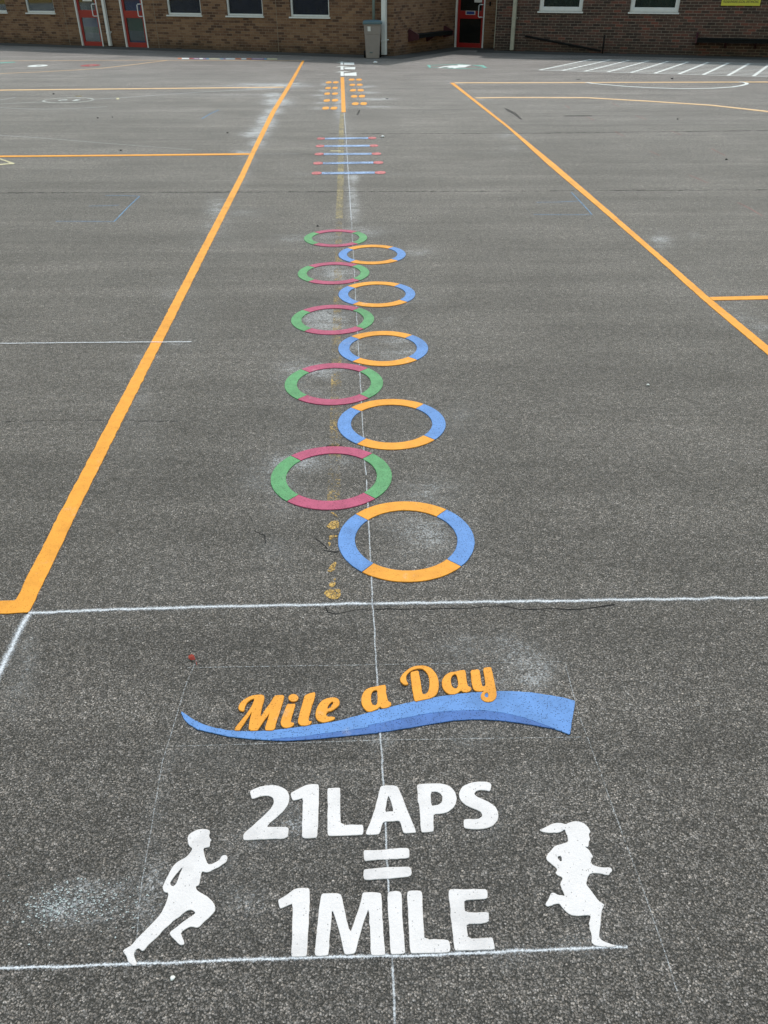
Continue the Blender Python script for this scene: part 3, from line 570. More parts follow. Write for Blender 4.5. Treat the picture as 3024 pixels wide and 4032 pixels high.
# ------------------------------------------------------------------ hurdles
HU = [((125,305,843),(310,1268,838),(1272,1470,833)), ((155,330,662),(332,1243,655),(1245,1425,650)), ((180,345,497),(347,1213,492),(1215,1385,490)), ((200,355,350),(357,1178,345),(1180,1335,343)), ((220,365,215),(367,1150,212),(1152,1300,205))]
HN = ['nearest of the five striped bars with blue middle and red ends', 'second nearest striped bar with blue middle and red ends', 'middle one of the five striped bars', 'second farthest striped bar with blue middle and red ends', 'farthest striped bar, white smear past its right end']
for i, (l, m, r) in enumerate(HU):
    th = [20, 18.5, 17, 16, 15][i]
    e = empty('painted_bar', (*G(1200+(m[0]+m[1])/2/4.608, 500+m[2]/4.608), 0), HN[i], 'marking', 'striped bars painted across the lane')
    ya, yb = l[2], r[2]
    flat('bar_middle', [GZ([(m[0], ya-th), (m[1], yb-th), (m[1], yb+th), (m[0], ya+th)], 1200, 500, 4.608)], M['pale_blue'], e, z=.0034)
    for (a, c, yy) in (l, r):
        flat('bar_end', [ell((a+c)/2, yy, (c-a)/2, th*1.35, 1200, 500, 4.608, sq=.85)], M['red'], e, z=.0040)
chalkline([(1200+1300/4.608, 500+212/4.608), (1510, 546.5)], .09, 'chalk_soft', 'pale smear at the right end of the farthest striped bar')
o = strip('chalk_line', [G(1200+460/4.608, 500+437/4.608), G(1200+650/4.608, 500+437/4.608)], .05, M['worn_pale_yellow'], z=.0022); tag(o, 'tiny pale yellow dash between the striped bars', 'line')

# ------------------------------------------------------------------ footprint spots and centre bar
k = 4.74
e = tag(flat('painted_stripe', [GZ([(667,402),(735,402),(748,700),(765,1055),(685,1058),(678,700)], 1200, 220, k)], M['orange'], z=.0042), 'upright orange stripe between the rows of footprint spots', 'marking')
LF = [((390,978),(545,978),62,26),((412,835),(565,830),56,24),((420,708),(565,708),54,21),((435,603),(565,600),51,19),((447,497),(578,497),51,19)]
RF = [((945,895),(1100,893),62,26),((920,758),(1070,755),58,24),((900,645),(1045,643),56,22),((890,543),(1025,541),54,19),((875,445),(1012,445),54,18)]
ordn = ['nearest', 'second nearest', 'middle', 'second farthest', 'farthest']
for side, rows in (('left', LF), ('right', RF)):
    for i, (a, b, rx, ry) in enumerate(rows):
        for q, nm in ((a, 'left'), (b, 'right')):
            o = slab('footprint_spot', [ell(q[0], q[1], rx, ry, 1200, 220, k, sq=.75)], M['orange'], th=.004, bev=.001, step=.03, jit=.007)
            tag(o, f'{nm} orange oval of the {ordn[i]} pair on the {side} side of the upright stripe', 'spot', 'orange footprint ovals beside the stripe')

e = empty('painted_tree_marking', (*G(1348, 290), 0), 'white upright mark with three bars to its right beyond the orange stripe', 'marking')
for lp in ([(670,112),(715,112),(718,165),(667,165)], [(668,190),(722,190),(724,262),(668,262)], [(668,292),(726,292),(730,376),(670,376)]):
    flat('upright', [GZ(lp, 1200, 220, k)], M['solid_white'], e, z=.0035)
for lp in ([(730,130),(918,127),(925,168),(735,167)], [(738,220),(945,211),(938,255),(745,249)], [(738,330),(850,322),(962,308),(970,374),(738,373)]):
    flat('side_bar', [GZ(lp, 1200, 220, k)], M['solid_white'], e, z=.0037)
for lp in ([(570,128),(660,118),(740,117),(860,130),(740,124),(660,126)], [(570,211),(640,200),(740,193),(860,206),(740,204),(640,210)], [(560,308),(640,298),(740,290),(860,302),(740,304),(640,309)]):
    flat('whisker', [GZ(lp, 1200, 220, k)], M['old_white'], e, z=.0039)

# ------------------------------------------------------------------ markings by the school
def circle_ring(cx, cy, r0, r1, n=56):
    return [[(cx+r1*math.cos(2*math.pi*i/n), cy+r1*math.sin(2*math.pi*i/n)) for i in range(n)], [(cx+r0*math.cos(2*math.pi*i/n), cy+r0*math.sin(2*math.pi*i/n)) for i in range(n)]]
c = G(269.5, 395.2)
M['circle_white'] = m_worn('worn_circle_paint', (.50, .50, .47), keep=.70, scale=40)
M['grid_white'] = m_worn('number_square_paint', (.72, .73, .70), keep=1.0, scale=40)
e = empty('painted_circle', (*c, 0), 'worn white circle with blurred shapes inside, at left', 'marking')
ea = ell(269.5, 395.3, 98.5, 10.8); eb = ell(269.5, 395.3, 90, 8.8)
flat('circle_outline', [ea, eb], M['circle_white'], e, z=.0026)
flat('circle_shape', [ell(248, 395, 16, 3.4), ell(248, 395, 9, 1.4)], M['worn_white'], e, z=.0026)
flat('circle_shape', [GZ([(283,397),(300,392),(318,393),(305,396.5),(290,398)])], M['worn_white'], e, z=.0026)
tag(flat('painted_spot', [ell(149, 259.5, 36, 4.2), GZ([(140,260),(152,258.2),(166,258),(160,260),(148,261.2)])], M['solid_white'], z=.003), 'white oval spot at far left with a grey nick in it', 'spot', 'coloured number spots')
tag(flat('painted_spot', [ell(356, 258, 36, 4.2), GZ([(348,259),(352,257),(362,256.8),(368,258.5),(360,259.6)])], M['pale_red'], z=.003), 'faded red spot at far left beside the curved line', 'spot', 'coloured number spots')
tag(flat('painted_spot', [GZ([(-30,249),(0,246.5),(30,245),(57,243.8),(60,246.5),(20,248.5),(-20,251)])], M['teal'], z=.003), 'faded green spot cut by the left edge of the photo', 'spot', 'coloured number spots')
tag(flat('painted_square', [GZ([(458,386),(469,386),(470,392),(459,392)])], M['worn_pale_yellow'], z=.0026), 'tiny pale yellow square right of the white circle', 'spot')
tag(flat('painted_smudge', [GZ([(297,377),(322,377),(322,381),(297,381)])], M['worn_yellow'], z=.0026), 'faint yellow smudge above the white circle', 'spot')
tag(flat('painted_arrowhead', [GZ([(-20,622),(0,623.5),(30,634),(57,643.5),(57,646),(30,648),(0,651),(-20,652),(-20,647),(0,646.4),(38,643),(20,635),(0,629),(-20,627)])], M['worn_pale_yellow'], z=.0026), 'pale yellow pointed outline cut by the left edge', 'marking')
# coloured caterpillar strip
CS = [(700,716,'mark_orange'),(716,745,'solid_white'),(745,762,'pale_red'),(762,785,'purple'),(785,800,'solid_white'),(800,812,'purple'),(812,824,'mark_blue'),(824,866,'worn_pale_yellow'),(866,880,'mark_blue'),(880,888,'purple'),(888,926,'solid_white'),(926,950,'mark_orange'),(950,970,'solid_white'),(970,990,'mark_orange'),(990,1040,'purple'),(1040,1050,'mark_blue'),(1052,1092,'worn_pale_yellow')]
e = empty('painted_strip', (*G(890, 231), 0), 'row of small coloured painted tiles along the building shadow edge', 'marking')
for i, (a, b_, mn) in enumerate(CS):
    ya = 228.2+(a-700)*.0058; yb = 228.2+(b_-700)*.0058
    flat('tile', [GZ([(a,ya),(b_,yb),(b_,yb+4.6),(a,ya+4.6)])], M[mn], e, z=.0028)
    if mn == 'purple': flat('tile', [GZ([(a+4,ya+1.6),(b_-4,yb+1.6),(b_-4,yb+3),(a+4,ya+3)])], M['old_white'], e, z=.0036)
# teal outline with white squiggle
e = empty('painted_emblem', (*G(1800, 261), 0), 'teal outlined shape with white scribble in front of the corner door', 'marking')
q3 = lambda p: GZ(p, 1650, 220, 3.318)
flat('teal_corner', [q3([(100,122),(140,122),(158,152),(135,155)])], M['teal'], e, z=.0036)
flat('teal_corner', [q3([(700,121),(840,125),(890,155),(850,158),(810,140),(700,126)])], M['teal'], e, z=.0036)
flat('teal_edge', [q3([(135,123),(560,108),(690,118),(560,113),(140,127)])], M['teal'], e, z=.0034)
flat('teal_edge', [q3([(60,156),(250,158),(450,168),(560,172),(780,166),(935,155),(780,162),(560,166),(450,162),(250,154)])], M['teal'], e, z=.0032)
flat('scribble', [q3([(240,157),(330,137),(430,128),(510,128),(500,116),(690,122),(640,135),(600,152),(520,156),(460,168),(440,158),(360,160),(400,146),(330,148),(280,160)])], M['solid_white'], e, z=.0042)
# number square
A0, A1 = G(2100+48/1.7955, 497/1.7955), G(2100+1560/1.7955, 541/1.7955)
NR = [G(2100+x/1.7955, y/1.7955) for x, y in [(48,497),(205,501.5),(360,506),(520,510),(683,514),(850,518),(1018,523),(1195,528),(1375,534.5),(1560,541)]]
FR = [G(2100+x/1.7955, y/1.7955) for x, y in [(415,421),(545,422.5),(680,426),(815,430),(955,433),(1095,437),(1235,440.5),(1380,445),(1525,449.5),(1675,454)]]
NR.append(tuple(2*np.array(NR[-1])-np.array(NR[-2]))); FR.append(tuple(2*np.array(FR[-1])-np.array(FR[-2])))
NR = np.array(NR, float); FR = np.array(FR, float)
NR = np.array([np.polyval(np.polyfit(range(11), NR[:, j], 1), range(11)) for j in (0, 1)]).T
FR = np.array([np.polyval(np.polyfit(range(11), FR[:, j], 1), range(11)) for j in (0, 1)]).T
e = empty('painted_grid', (float(NR[0][0]), float(NR[0][1]), 0), 'white ten by ten number square painted on the right near the wall', 'marking')
for i in range(11): strip('column_line', [NR[i], FR[i]], .085, M['grid_white'], e, z=.0030)
for j in range(11):
    t_ = j/10; strip('row_line', [NR[0]*(1-t_)+FR[0]*t_, NR[-1]*(1-t_)+FR[-1]*t_], .075, M['grid_white'], e, z=.0038)
o = strip('painted_arc', [G(*q) for q in [(2309,325.5),(2335,329.5),(2370,332.8),(2463,340.7),(2555,346),(2679,350),(2802,348.4),(2883,343.3),(2918,338),(2941,331.5),(2938,327),(2925,324.6),(2910,323.4)]], .085, M['solid_white'], z=.0048, seg=.1)
tag(o, 'white half circle hanging below the straight pale orange line', 'marking')
# blue spray outlines
for pts, lab in (([(220,872),(330,872),(450,873),(500,820),(550,773)], 'faint blue sprayed hook shape left of the left lane line'), ([(415,770),(480,770),(550,773)], 'faint blue sprayed bar joining the top of the left hook shape'), ([(350,812),(430,810),(470,808)], 'very faint blue dash inside the left hook shape'),
                 ([(2100,845),(2200,846),(2332,846),(2290,800),(2250,758)], 'faint blue sprayed hook shape inside the right lane line'), ([(2112,797),(2200,796),(2275,792)], 'faint blue sprayed dash inside the right hook shape')):
    chalkline(pts, .05, 'chalk_blue', lab, group='blue sprayed outlines')
for pts, lab in (([(795,468),(830,447),(862,433)], 'pale blue streak left of the left lane line, below a blue patch'),):
    chalkline(pts, .10, 'chalk_blue', lab, group='blue sprayed outlines')
PK = [((2905,798),(2950,820),(3000,850)),((2715,690),(2780,718),(2790,720)),((2410,285*1.0+120),(2425,414),(2437,420)),((2500,455),(2530,465),(2548,472)),((2640,515),(2665,524),(2680,531)),((2225,415),(2235,420),(2243,426)),((2420,517),(2440,528),(2455,536)),((2560,596),(2580,605),(2600,613)),((2800,585),(2830,600),(2855,613)),((2310,460),(2325,466),(2338,474))]
PL = ['largest pink dash near the right edge', 'long pink dash above the largest one near the right edge', 'small pink dash just below the curved orange line', 'pink dash right of the short white dash', 'pink dash farther right in the middle of the court', 'pink dash nearest the top of the right lane line', 'pink dash in the centre of the right court', 'pink dash low in the right court', 'pink dash low in the right court near the right edge', 'pink dash beside the dark streak in the right court']
for p_, lab in zip(PK, PL): chalkline(list(p_), .06, 'chalk_pink', lab, group='faded pink dashes', cat='dash')

# ------------------------------------------------------------------ seams and cracks, scuffs, litter
def crack(pts, w, label, jit=.010, mat='crack', z=.0009, name='crack', cat='crack'):
    P = refine([G(*q) for q in pts], .05, jit, closed=False)
    o = strip(name, P, w, M[mat], z=z, jit=.45, seg=.05)
    return tag(o, label, cat)
M['seam'] = m_worn('seam_dark', (.015, .015, .015), keep=.62, scale=30, big=2, soft=4)
crack([(-300,762),(0,760),(700,757),(1500,755),(2150,752),(3024,748),(3400,746)], .035, 'thin dark paving joint crossing the playground beyond the far hoops', mat='seam', jit=.006)
crack([(-300,1668),(0,1662),(380,1655),(700,1660)], .010, 'short dark paving joint left of the left lane line', mat='seam', jit=.004)
crack([(1290,527),(1700,526),(2100,525),(3024,514)], .05, 'faint dark paving joint beside the farthest striped bar', mat='seam', jit=.006)
crack([(1275,2166),(1295,2172),(1320,2174),(1335,2172)], .006, 'short curved crack left of the nearest hoop', jit=.002)
crack([(1285,1756),(1300,1754),(1320,1755),(1345,1753)], .008, 'small crack touching the nearest pink and green hoop', jit=.002)
crack([(1282,2388),(1290,2410),(1318,2418),(1400,2400),(1700,2398),(1980,2385),(2050,2400),(2300,2398),(2420,2380)], .004, 'thin wandering crack below the bright crossing line', jit=.003)
crack([(1000,2090),(1040,2110),(1045,2140)], .003, 'tiny crack left of the nearest hoop near bare asphalt', jit=.002)
crack([(1240,2120),(1262,2135),(1290,2160)], .003, 'tiny crack joining the curved crack left of the nearest hoop', jit=.002)
M['fleck'] = m_worn('pale_paint_fleck', (.42, .47, .47), keep=.80, scale=200, big=60, soft=8)
loops = []
for i in range(330):
    a_ = random.gauss(0, 1); b2 = random.gauss(0, 1)
    if i < 200: px, py = 225+a_*75, 3560-a_*14+b2*32
    elif i < 290: px, py = 430+a_*90, 3545+b2*50
    else: px, py = 260+a_*150, 3620+b2*90
    if (px-600) > 0 or px < 5: continue
    g_ = G(px, py); r_ = random.uniform(.0008, .0020)*(1.5 if i < 50 else 1)
    loops.append([(g_[0]+r_*(1+random.uniform(-.5, .7))*math.cos(q_*math.pi/3.5)*1.3, g_[1]+r_*(1+random.uniform(-.5, .7))*math.sin(q_*math.pi/3.5)) for q_ in range(7)])
tag(slab('paint_flecks', loops, M['fleck'], z=.0004, th=.0012, bev=.0002, step=0, jit=0, origin=G(260, 3560)), 'scatter of pale paint flecks at the left edge beside the running boy', 'paint')
def scuff(pts, label, ox=0, oy=0, kk=1.0): tag(flat('scuff_mark', [GZ(pts, ox, oy, kk)], M['scuff'], z=.0016), label, 'scuff')
M['scuff'] = m_worn('black_scuff_streak', (.012, .012, .012), keep=.62, scale=90, big=15, soft=5)
scuff([(1403,452),(1413,432),(1419,433),(1414,448),(1407,454)], 'dark scuff just right below the orange stripe')
scuff([(1985,424),(2000,430),(2030,444),(2056,470),(2048,470),(2022,450),(1995,436)], 'dark tyre scuff crossing right of the right lane line')
scuff([(2222,456),(2290,455),(2332,455),(2332,457),(2290,458.5),(2222,458)], 'long thin dark streak in the right court')
scuff([(2268,312),(2285,311),(2284,314),(2270,314.5)], 'small dark smear just above the straight orange line')
scuff([(1518,387),(1530,387),(1529,390),(1519,390)], 'small dark mark right of the footprint ovals')
def pebble(px, py, r, mat, label, name='stone'):
    bm = bmesh.new(); bmesh.ops.create_icosphere(bm, subdivisions=2, radius=r)
    for v in bm.verts: v.co *= 1+random.uniform(-.25, .2); v.co.z *= .5
    for f in bm.faces: f.smooth = True
    me = bpy.data.meshes.new(name); bm.to_mesh(me); bm.free()
    g = G(px, py); tag(link(name, me, mat, loc=(g[0], g[1], r*.35)), label, name.replace('_', ' '), 'small debris on the asphalt')
for (x, y, r, l) in [(1251,891,.022,'black pebble left of the farthest hoop'),(385,465,.03,'dark pebble at upper left beyond the orange line'),(443,462,.025,'dark pebble at upper left, right of its twin'),(476,593,.028,'dark pebble just above the left orange line'),(896,524,.03,'dark pebble left of the left lane line'),
                     (2668,470,.03,'dark pebble right of the short white dash'),(2860,629,.03,'dark pebble near the right edge of the court'),(211,371,.04,'dark speck above the white circle'),(2646,311,.05,'dark pebble before the number square'),(1749,2492,.006,'tiny dark pebble below the bright crossing line')]:
    pebble(x, y, r*.55, M['dark'], l)
pebble(1478, 249, .06, M['paper'], 'scrap of white litter in front of the wheeled bin', 'litter')
pebble(1507, 541, .03, M['paper'], 'scrap of white litter beside the farthest striped bar', 'litter')
pebble(680, 3853, .006, M['solid_white'], 'pale chip below the baseline near the boy', 'stone')
pebble(2551, 1517, .010, M['solid_white'], 'pale chip in the open lane on the right', 'stone')
g = G(757, 2598)
bm = bmesh.new()
for a in range(7):
    pass
vs = [bm.verts.new(v) for v in [(-.022,.004,.002),(-.012,.010,.010),(.002,.009,.014),(.016,.002,.006),(.004,-.008,.004),(-.012,-.006,.003),(0,0,.011)]]
for i in range(6): bm.faces.new((vs[i], vs[(i+1) % 6], vs[6]))
st = [bm.verts.new(v) for v in [(.014,.003,.006),(.034,-.012,.002),(.036,-.010,.003)]]; bm.faces.new(st)
me = bpy.data.meshes.new('leaf'); bm.to_mesh(me); bm.free()
o = tag(link('leaf', me, M['leaf'], loc=(g[0], g[1], .003)), 'small curled red leaf lying above the blue ribbon tip', 'leaf'); o.rotation_euler = (0, 0, R(-35))

# ------------------------------------------------------------------ school building
class Wall:
    def __init__(s, a, b):
        s.a = np.array([*a, 0.0]); d = np.array([b[0]-a[0], b[1]-a[1], 0.0]); s.L = float(np.linalg.norm(d)); s.U = d/s.L
        s.N = np.array([s.U[1], -s.U[0], 0.0])
    def hit(s, px, py, n=0.0):
        o = np.array([0, 0, CAM_H]); d = ray(px, py); t = float(np.dot(s.a+s.N*n-o, s.N)/np.dot(d, s.N)); P = o+d*t
        return float(np.dot(P-s.a, s.U)), float(P[2])
    def P(s, u, z, n=0.0): return Vector(s.a+s.U*u+s.N*n+np.array([0, 0, z]))
def mesh_from(name, bm, mat, parent=None, smooth_=False):
    if smooth_:
        for f in bm.faces: f.smooth = True
    me = bpy.data.meshes.new(name); bm.to_mesh(me); bm.free()
    o = link(name, me, mat, parent)
    if parent is not None: o.location = -parent.location if parent.parent is None else Vector((0, 0, 0))
    return o
def hexa(bm, p):
    v = [bm.verts.new(q) for q in p]
    for f in ((0,3,2,1),(4,5,6,7),(0,1,5,4),(1,2,6,5),(2,3,7,6),(3,0,4,7)): bm.faces.new([v[i] for i in f])
def wbox(bm, W, u0, u1, z0, z1, n0, n1):
    hexa(bm, [W.P(u0,z0,n0),W.P(u1,z0,n0),W.P(u1,z0,n1),W.P(u0,z0,n1),W.P(u0,z1,n0),W.P(u1,z1,n0),W.P(u1,z1,n1),W.P(u0,z1,n1)])
def boxes(name, W, lst, mat, parent, bevel=.004):
    bm = bmesh.new()
    for b_ in lst: wbox(bm, W, *b_)
    bmesh.ops.recalc_face_normals(bm, faces=bm.faces)
    if bevel: bmesh.ops.bevel(bm, geom=bm.edges[:], offset=bevel, segments=1, affect='EDGES')
    return mesh_from(name, bm, mat, parent)
def tube_bm(bm, pts, r, n=10):
    rings = []
    for i, p in enumerate(pts):
        p = Vector(p); d = (Vector(pts[min(i+1, len(pts)-1)])-Vector(pts[max(i-1, 0)])).normalized()
        up = Vector((0, 0, 1)) if abs(d.z) < .9 else Vector((1, 0, 0)); a = d.cross(up).normalized(); b_ = d.cross(a)
        rings.append([bm.verts.new(p+a*r*math.cos(2*math.pi*j/n)+b_*r*math.sin(2*math.pi*j/n)) for j in range(n)])
    for r0, r1 in zip(rings[:-1], rings[1:]):
        for j in range(n): bm.faces.new((r0[j], r0[(j+1) % n], r1[(j+1) % n], r1[j]))
    bm.faces.new(rings[0][::-1]); bm.faces.new(rings[-1])
def tube(name, pts, r, mat, parent, n=10):
    bm = bmesh.new(); tube_bm(bm, pts, r, n); bmesh.ops.recalc_face_normals(bm, faces=bm.faces)
    return mesh_from(name, bm, mat, parent, True)
WH = 3.05; TH = .27
C1 = (.36, 27.55); C2 = (2.42, 31.10); C3 = (3.75, 30.32); C4 = (3.62, 29.56)
WL = Wall((-19.0, 36.30), C1); WS = Wall(C1, C2); WB = Wall(C2, C3); WC = Wall(C3, C4); WR = Wall(C4, (16.5, 24.55))
B = empty('school_building', (0, 30, 0), 'long single storey brick school building with red doors and white windows', 'building')
def wall(W, openings, mat, name='wall', u_off=0.0):
    us = sorted({0.0, W.L, *[o[0] for o in openings], *[o[1] for o in openings]}); zs = sorted({-.05, WH, *[o[2] for o in openings], *[o[3] for o in openings]})
    bm = bmesh.new(); uvl = bm.loops.layers.uv.new('UVMap')
    def q(pts, uvs):
        f = bm.faces.new([bm.verts.new(p) for p in pts])
        for l, uv in zip(f.loops, uvs): l[uvl].uv = (uv[0]+u_off, uv[1])
    for u0, u1 in zip(us[:-1], us[1:]):
        for z0, z1 in zip(zs[:-1], zs[1:]):
            um, zm_ = (u0+u1)/2, (z0+z1)/2
            if any(o[0] < um < o[1] and o[2] < zm_ < o[3] for o in openings): continue
            q([W.P(u0,z0),W.P(u1,z0),W.P(u1,z1),W.P(u0,z1)], [(u0,z0),(u1,z0),(u1,z1),(u0,z1)])
            q([W.P(u0,z0,-TH),W.P(u0,z1,-TH),W.P(u1,z1,-TH),W.P(u1,z0,-TH)], [(u0,z0),(u0,z1),(u1,z1),(u1,z0)])
    for (u0, u1, z0, z1) in openings:
        q([W.P(u0,z0),W.P(u0,z1),W.P(u0,z1,-TH),W.P(u0,z0,-TH)], [(u0,z0),(u0,z1),(u0+TH,z1),(u0+TH,z0)])
        q([W.P(u1,z0),W.P(u1,z0,-TH),W.P(u1,z1,-TH),W.P(u1,z1)], [(u1,z0),(u1-TH,z0),(u1-TH,z1),(u1,z1)])
        q([W.P(u0,z1),W.P(u1,z1),W.P(u1,z1,-TH),W.P(u0,z1,-TH)], [(u0,z1),(u1,z1),(u1,z1+TH),(u0,z1+TH)])
        q([W.P(u0,z0),W.P(u0,z0,-TH),W.P(u1,z0,-TH),W.P(u1,z0)], [(u0,z0),(u0,z0-TH),(u1,z0-TH),(u1,z0)])
    for u in (0.0, W.L): q([W.P(u,-.05),W.P(u,WH),W.P(u,WH,-TH),W.P(u,-.05,-TH)], [(u,0),(u,WH),(u+TH,WH),(u+TH,0)])
    q([W.P(0,WH),W.P(W.L,WH),W.P(W.L,WH,-TH),W.P(0,WH,-TH)], [(0,WH),(W.L,WH),(W.L,WH+TH),(0,WH+TH)])
    return mesh_from(name, bm, mat, B)
def win(W, xl, xr, ysill, yref, mat_blind, frame=.055, label=None):
    """xl, xr seen at height of the sill"""
    u0, z = W.hit(xl, ysill); u1, _ = W.hit(xr, yref)
    return (u0+.03, u1-.03, z+.045, 2.15)
def add_window(W, o, blind, wide=False):
    u0, u1, z0, z1 = o; f = .085 if wide else .055; rec = .05
    w = boxes('window', W, [(u0,u0+f,z0,z1,-rec-.07,-rec),(u1-f,u1,z0,z1,-rec-.07,-rec),(u0+f,u1-f,z0,z0+f,-rec-.07,-rec),(u0+f,u1-f,z1-f,z1,-rec-.07,-rec)], M['upvc'], B, .003)
    if wide:
        i = .035
        boxes_c('casement', W, [(u0+f,u0+f+i,z0+f,z1-f,-rec-.06,-rec-.012),(u1-f-i,u1-f,z0+f,z1-f,-rec-.06,-rec-.012),(u0+f+i,u1-f-i,z0+f,z0+f+i,-rec-.06,-rec-.012),(u0+f+i,u1-f-i,z1-f-i,z1-f,-rec-.06,-rec-.012)], M['upvc'], w)
    boxes_c('sill', W, [(u0-.035,u1+.035,z0-.042,z0-.002,-rec-.05,.045)], M['upvc'], w)
    boxes_c('pane', W, [(u0+f*.9,u1-f*.9,z0+f*.9,z1-f*.9,-rec-.045,-rec-.040)], M['glass'], w, 0)
    # pleated hanging blind close behind the glass
    bm = bmesh.new(); n = int((u1-u0)/.022); prev = None
    for i in range(n+1):
        u = u0+(u1-u0)*i/n; nn = -rec-.13-(.016 if i % 2 else 0)-.01*math.sin(u*7)
        cur = (bm.verts.new(W.P(u,z0,nn)), bm.verts.new(W.P(u,z1,nn)))
        if prev: bm.faces.new((prev[0], cur[0], cur[1], prev[1]))
        prev = cur
    child(mesh_from('blind', bm, blind, B), w)
def child(o, p):
    o.parent = p; o.location = (0, 0, 0); return o
def boxes_c(name, W, lst, mat, p, bevel=.003):
    return child(boxes(name, W, lst, mat, B, bevel), p)

def dopen(W, xl, xr, yb): 
    u0, _ = W.hit(xl, yb); u1, _ = W.hit(xr, yb); return (u0, u1, -.04, 2.08)
sill = lambda W, xl, yl, xr, yr: (W.hit(xl, yl, .04)[0]+.035, W.hit(xr, yr, .04)[0]-.035, W.hit((xl+xr)/2, (yl+yr)/2, .045)[1]+.042, 2.15)
D1 = dopen(WL, 324, 409.5, 181.5); D2 = dopen(WL, 497.5, 586.5, 187.5)
w0 = sill(WL, -190, 47, 29, 56); w1 = sill(WL, 101, 57, 217.6, 57.5); w2 = sill(WL, 655, 64, 795, 66.5); w3 = sill(WL, 888, 68, 1038, 70); w4 = sill(WL, 1137.5, 72.5, 1299, 74)
w2 = (*w2[:2], w3[2], 2.15); w4 = (*w4[:2], w3[2], 2.15); w1 = (*w1[:2], w3[2], 2.15); w0 = (*w0[:2], w3[2], 2.15)
print('sills', w0, w1, w2, w3, w4, D1, D2)
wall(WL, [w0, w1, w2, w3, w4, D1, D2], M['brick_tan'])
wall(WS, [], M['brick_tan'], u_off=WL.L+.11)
D3 = dopen(WB, 1788, 1901, 196)
D3 = (max(D3[0], .02), D3[1], -.04, 2.08)
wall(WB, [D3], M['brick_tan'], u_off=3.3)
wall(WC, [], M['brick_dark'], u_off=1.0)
w5 = sill(WR, 2115.6, 51, 2295, 52); w6 = sill(WR, 2472, 54, 2673.7, 54.5)
print('right', w5, w6, D3)
w6 = (*w6[:2], w5[2], 2.15)
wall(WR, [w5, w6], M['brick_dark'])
for o in (w0, w1): add_window(WL, o, M['blind_navy'])
for o in (w2, w3, w4): add_window(WL, o, M['blind_navy'])
for o in (w5, w6): add_window(WR, o, M['blind_green'], True)

def add_door(W, o, zmid0, zmid1, zbot, lower, upper, handle=True, dark=False):
    u0, u1, _, z1 = o
    fr = boxes('door_frame', W, [(u0+.002,u0+.05,.02,z1-.05,-.10,.012),(u1-.05,u1-.002,.02,z1-.05,-.10,.012),(u0+.002,u1-.002,z1-.05,z1-.002,-.10,.012)], M['upvc'], B, .003)
    boxes('doorstep', W, [(u0-.02,u1+.02,-.02,.03,-.12,.06)], M['concrete'], B, .006)
    a, b_ = u0+.056, u1-.056; s = .085; n0, n1 = -.09, -.045
    d = boxes('door', W, [(a,a+s,.035,z1-.06,n0,n1),(b_-s,b_,.035,z1-.06,n0,n1),(a+s,b_-s,.035,zbot,n0,n1-.001),(a+s,b_-s,zmid0,zmid1,n0,n1-.001),(a+s,b_-s,z1-.2,z1-.06,n0,n1-.001)], M['red_door'], B, .003)
    boxes_c('glass_pane', W, [(a+s,b_-s,zbot,zmid0,-.07,-.066)], M['glass'], d, 0)
    boxes_c('glass_pane', W, [(a+s,b_-s,zmid1,z1-.2,-.07,-.066)], M['glass'], d, 0)
    z0 = zbot
    for (f0, f1, mt) in lower: boxes_c('lower_backing', W, [(a+s-.02,b_-s+.02,z0+(zmid0-z0)*f0,z0+(zmid0-z0)*f1-.002,-.13,-.11)], M[mt], d, 0)
    boxes_c('upper_backing', W, [(a+s-.02,b_-s+.02,zmid1,z1-.2,-.13,-.11)], M[upper], d, 0)
    h0, h1 = zmid0+.05, zmid0+.40; hu = b_-s*.45
    child(tube('handle', [W.P(hu,h0,n1), W.P(hu,h0,.0), W.P(hu-.09,h0,.03), W.P(hu-.12,h0+.02,.035), W.P(hu-.12,h1-.02,.035), W.P(hu-.09,h1,.03), W.P(hu,h1,.0), W.P(hu,h1,n1)], .016, M['upvc'], B), d)
    return d
zz1 = WL.hit(365, 70)[1]; zz2 = WL.hit(365, 40)[1]; zb = WL.hit(365, 164)[1]
print('door z', zz1, zz2, zb)
d1 = add_door(WL, D1, zz1, zz2, zb, [(0,.36,'panel_reflection'),(.36,.62,'panel_green'),(.62,1,'blind_blue')], 'dark_board')
d2 = add_door(WL, D2, WL.hit(545,71.5)[1], WL.hit(545,43)[1], WL.hit(545,168)[1], [(0,.08,'blind_blue'),(.08,.48,'panel_reflection'),(.48,1,'panel_green')], 'blind_blue')
zq = WB.hit(1850,74)[1]
d3 = add_door(WB, D3, zq, WB.hit(1850,43)[1], WB.hit(1845,170)[1], [(0,1,'dark_board')], 'dark_board')
boxes_c('door_sign', WB, [(WB.hit(1834,50,-.04)[0],WB.hit(1871,50,-.04)[0],WB.hit(1850,58,-.04)[1],WB.hit(1850,43,-.04)[1],-.045,-.040)], M['paper'], d3, 0)
boxes_c('door_sign_face', WB, [(WB.hit(1836.5,50,-.04)[0],WB.hit(1868.5,50,-.04)[0],WB.hit(1850,56.5,-.04)[1],WB.hit(1850,44.5,-.04)[1],-.040,-.038)], M['sign_blue'], d3, 0)
boxes_c('notice', WB, [(WB.hit(1868,5,-.06)[0],WB.hit(1898,5,-.06)[0],WB.hit(1883,9.5,-.06)[1],WB.hit(1883,9.5,-.06)[1]+.22,-.062,-.060)], M['paper'], d3, 0)
boxes_c('notice', WL, [(WL.hit(325,2,-.06)[0],WL.hit(362,2,-.06)[0],WL.hit(345,5,-.06)[1],WL.hit(345,5,-.06)[1]+.22,-.062,-.060)], M['paper'], d1, 0)
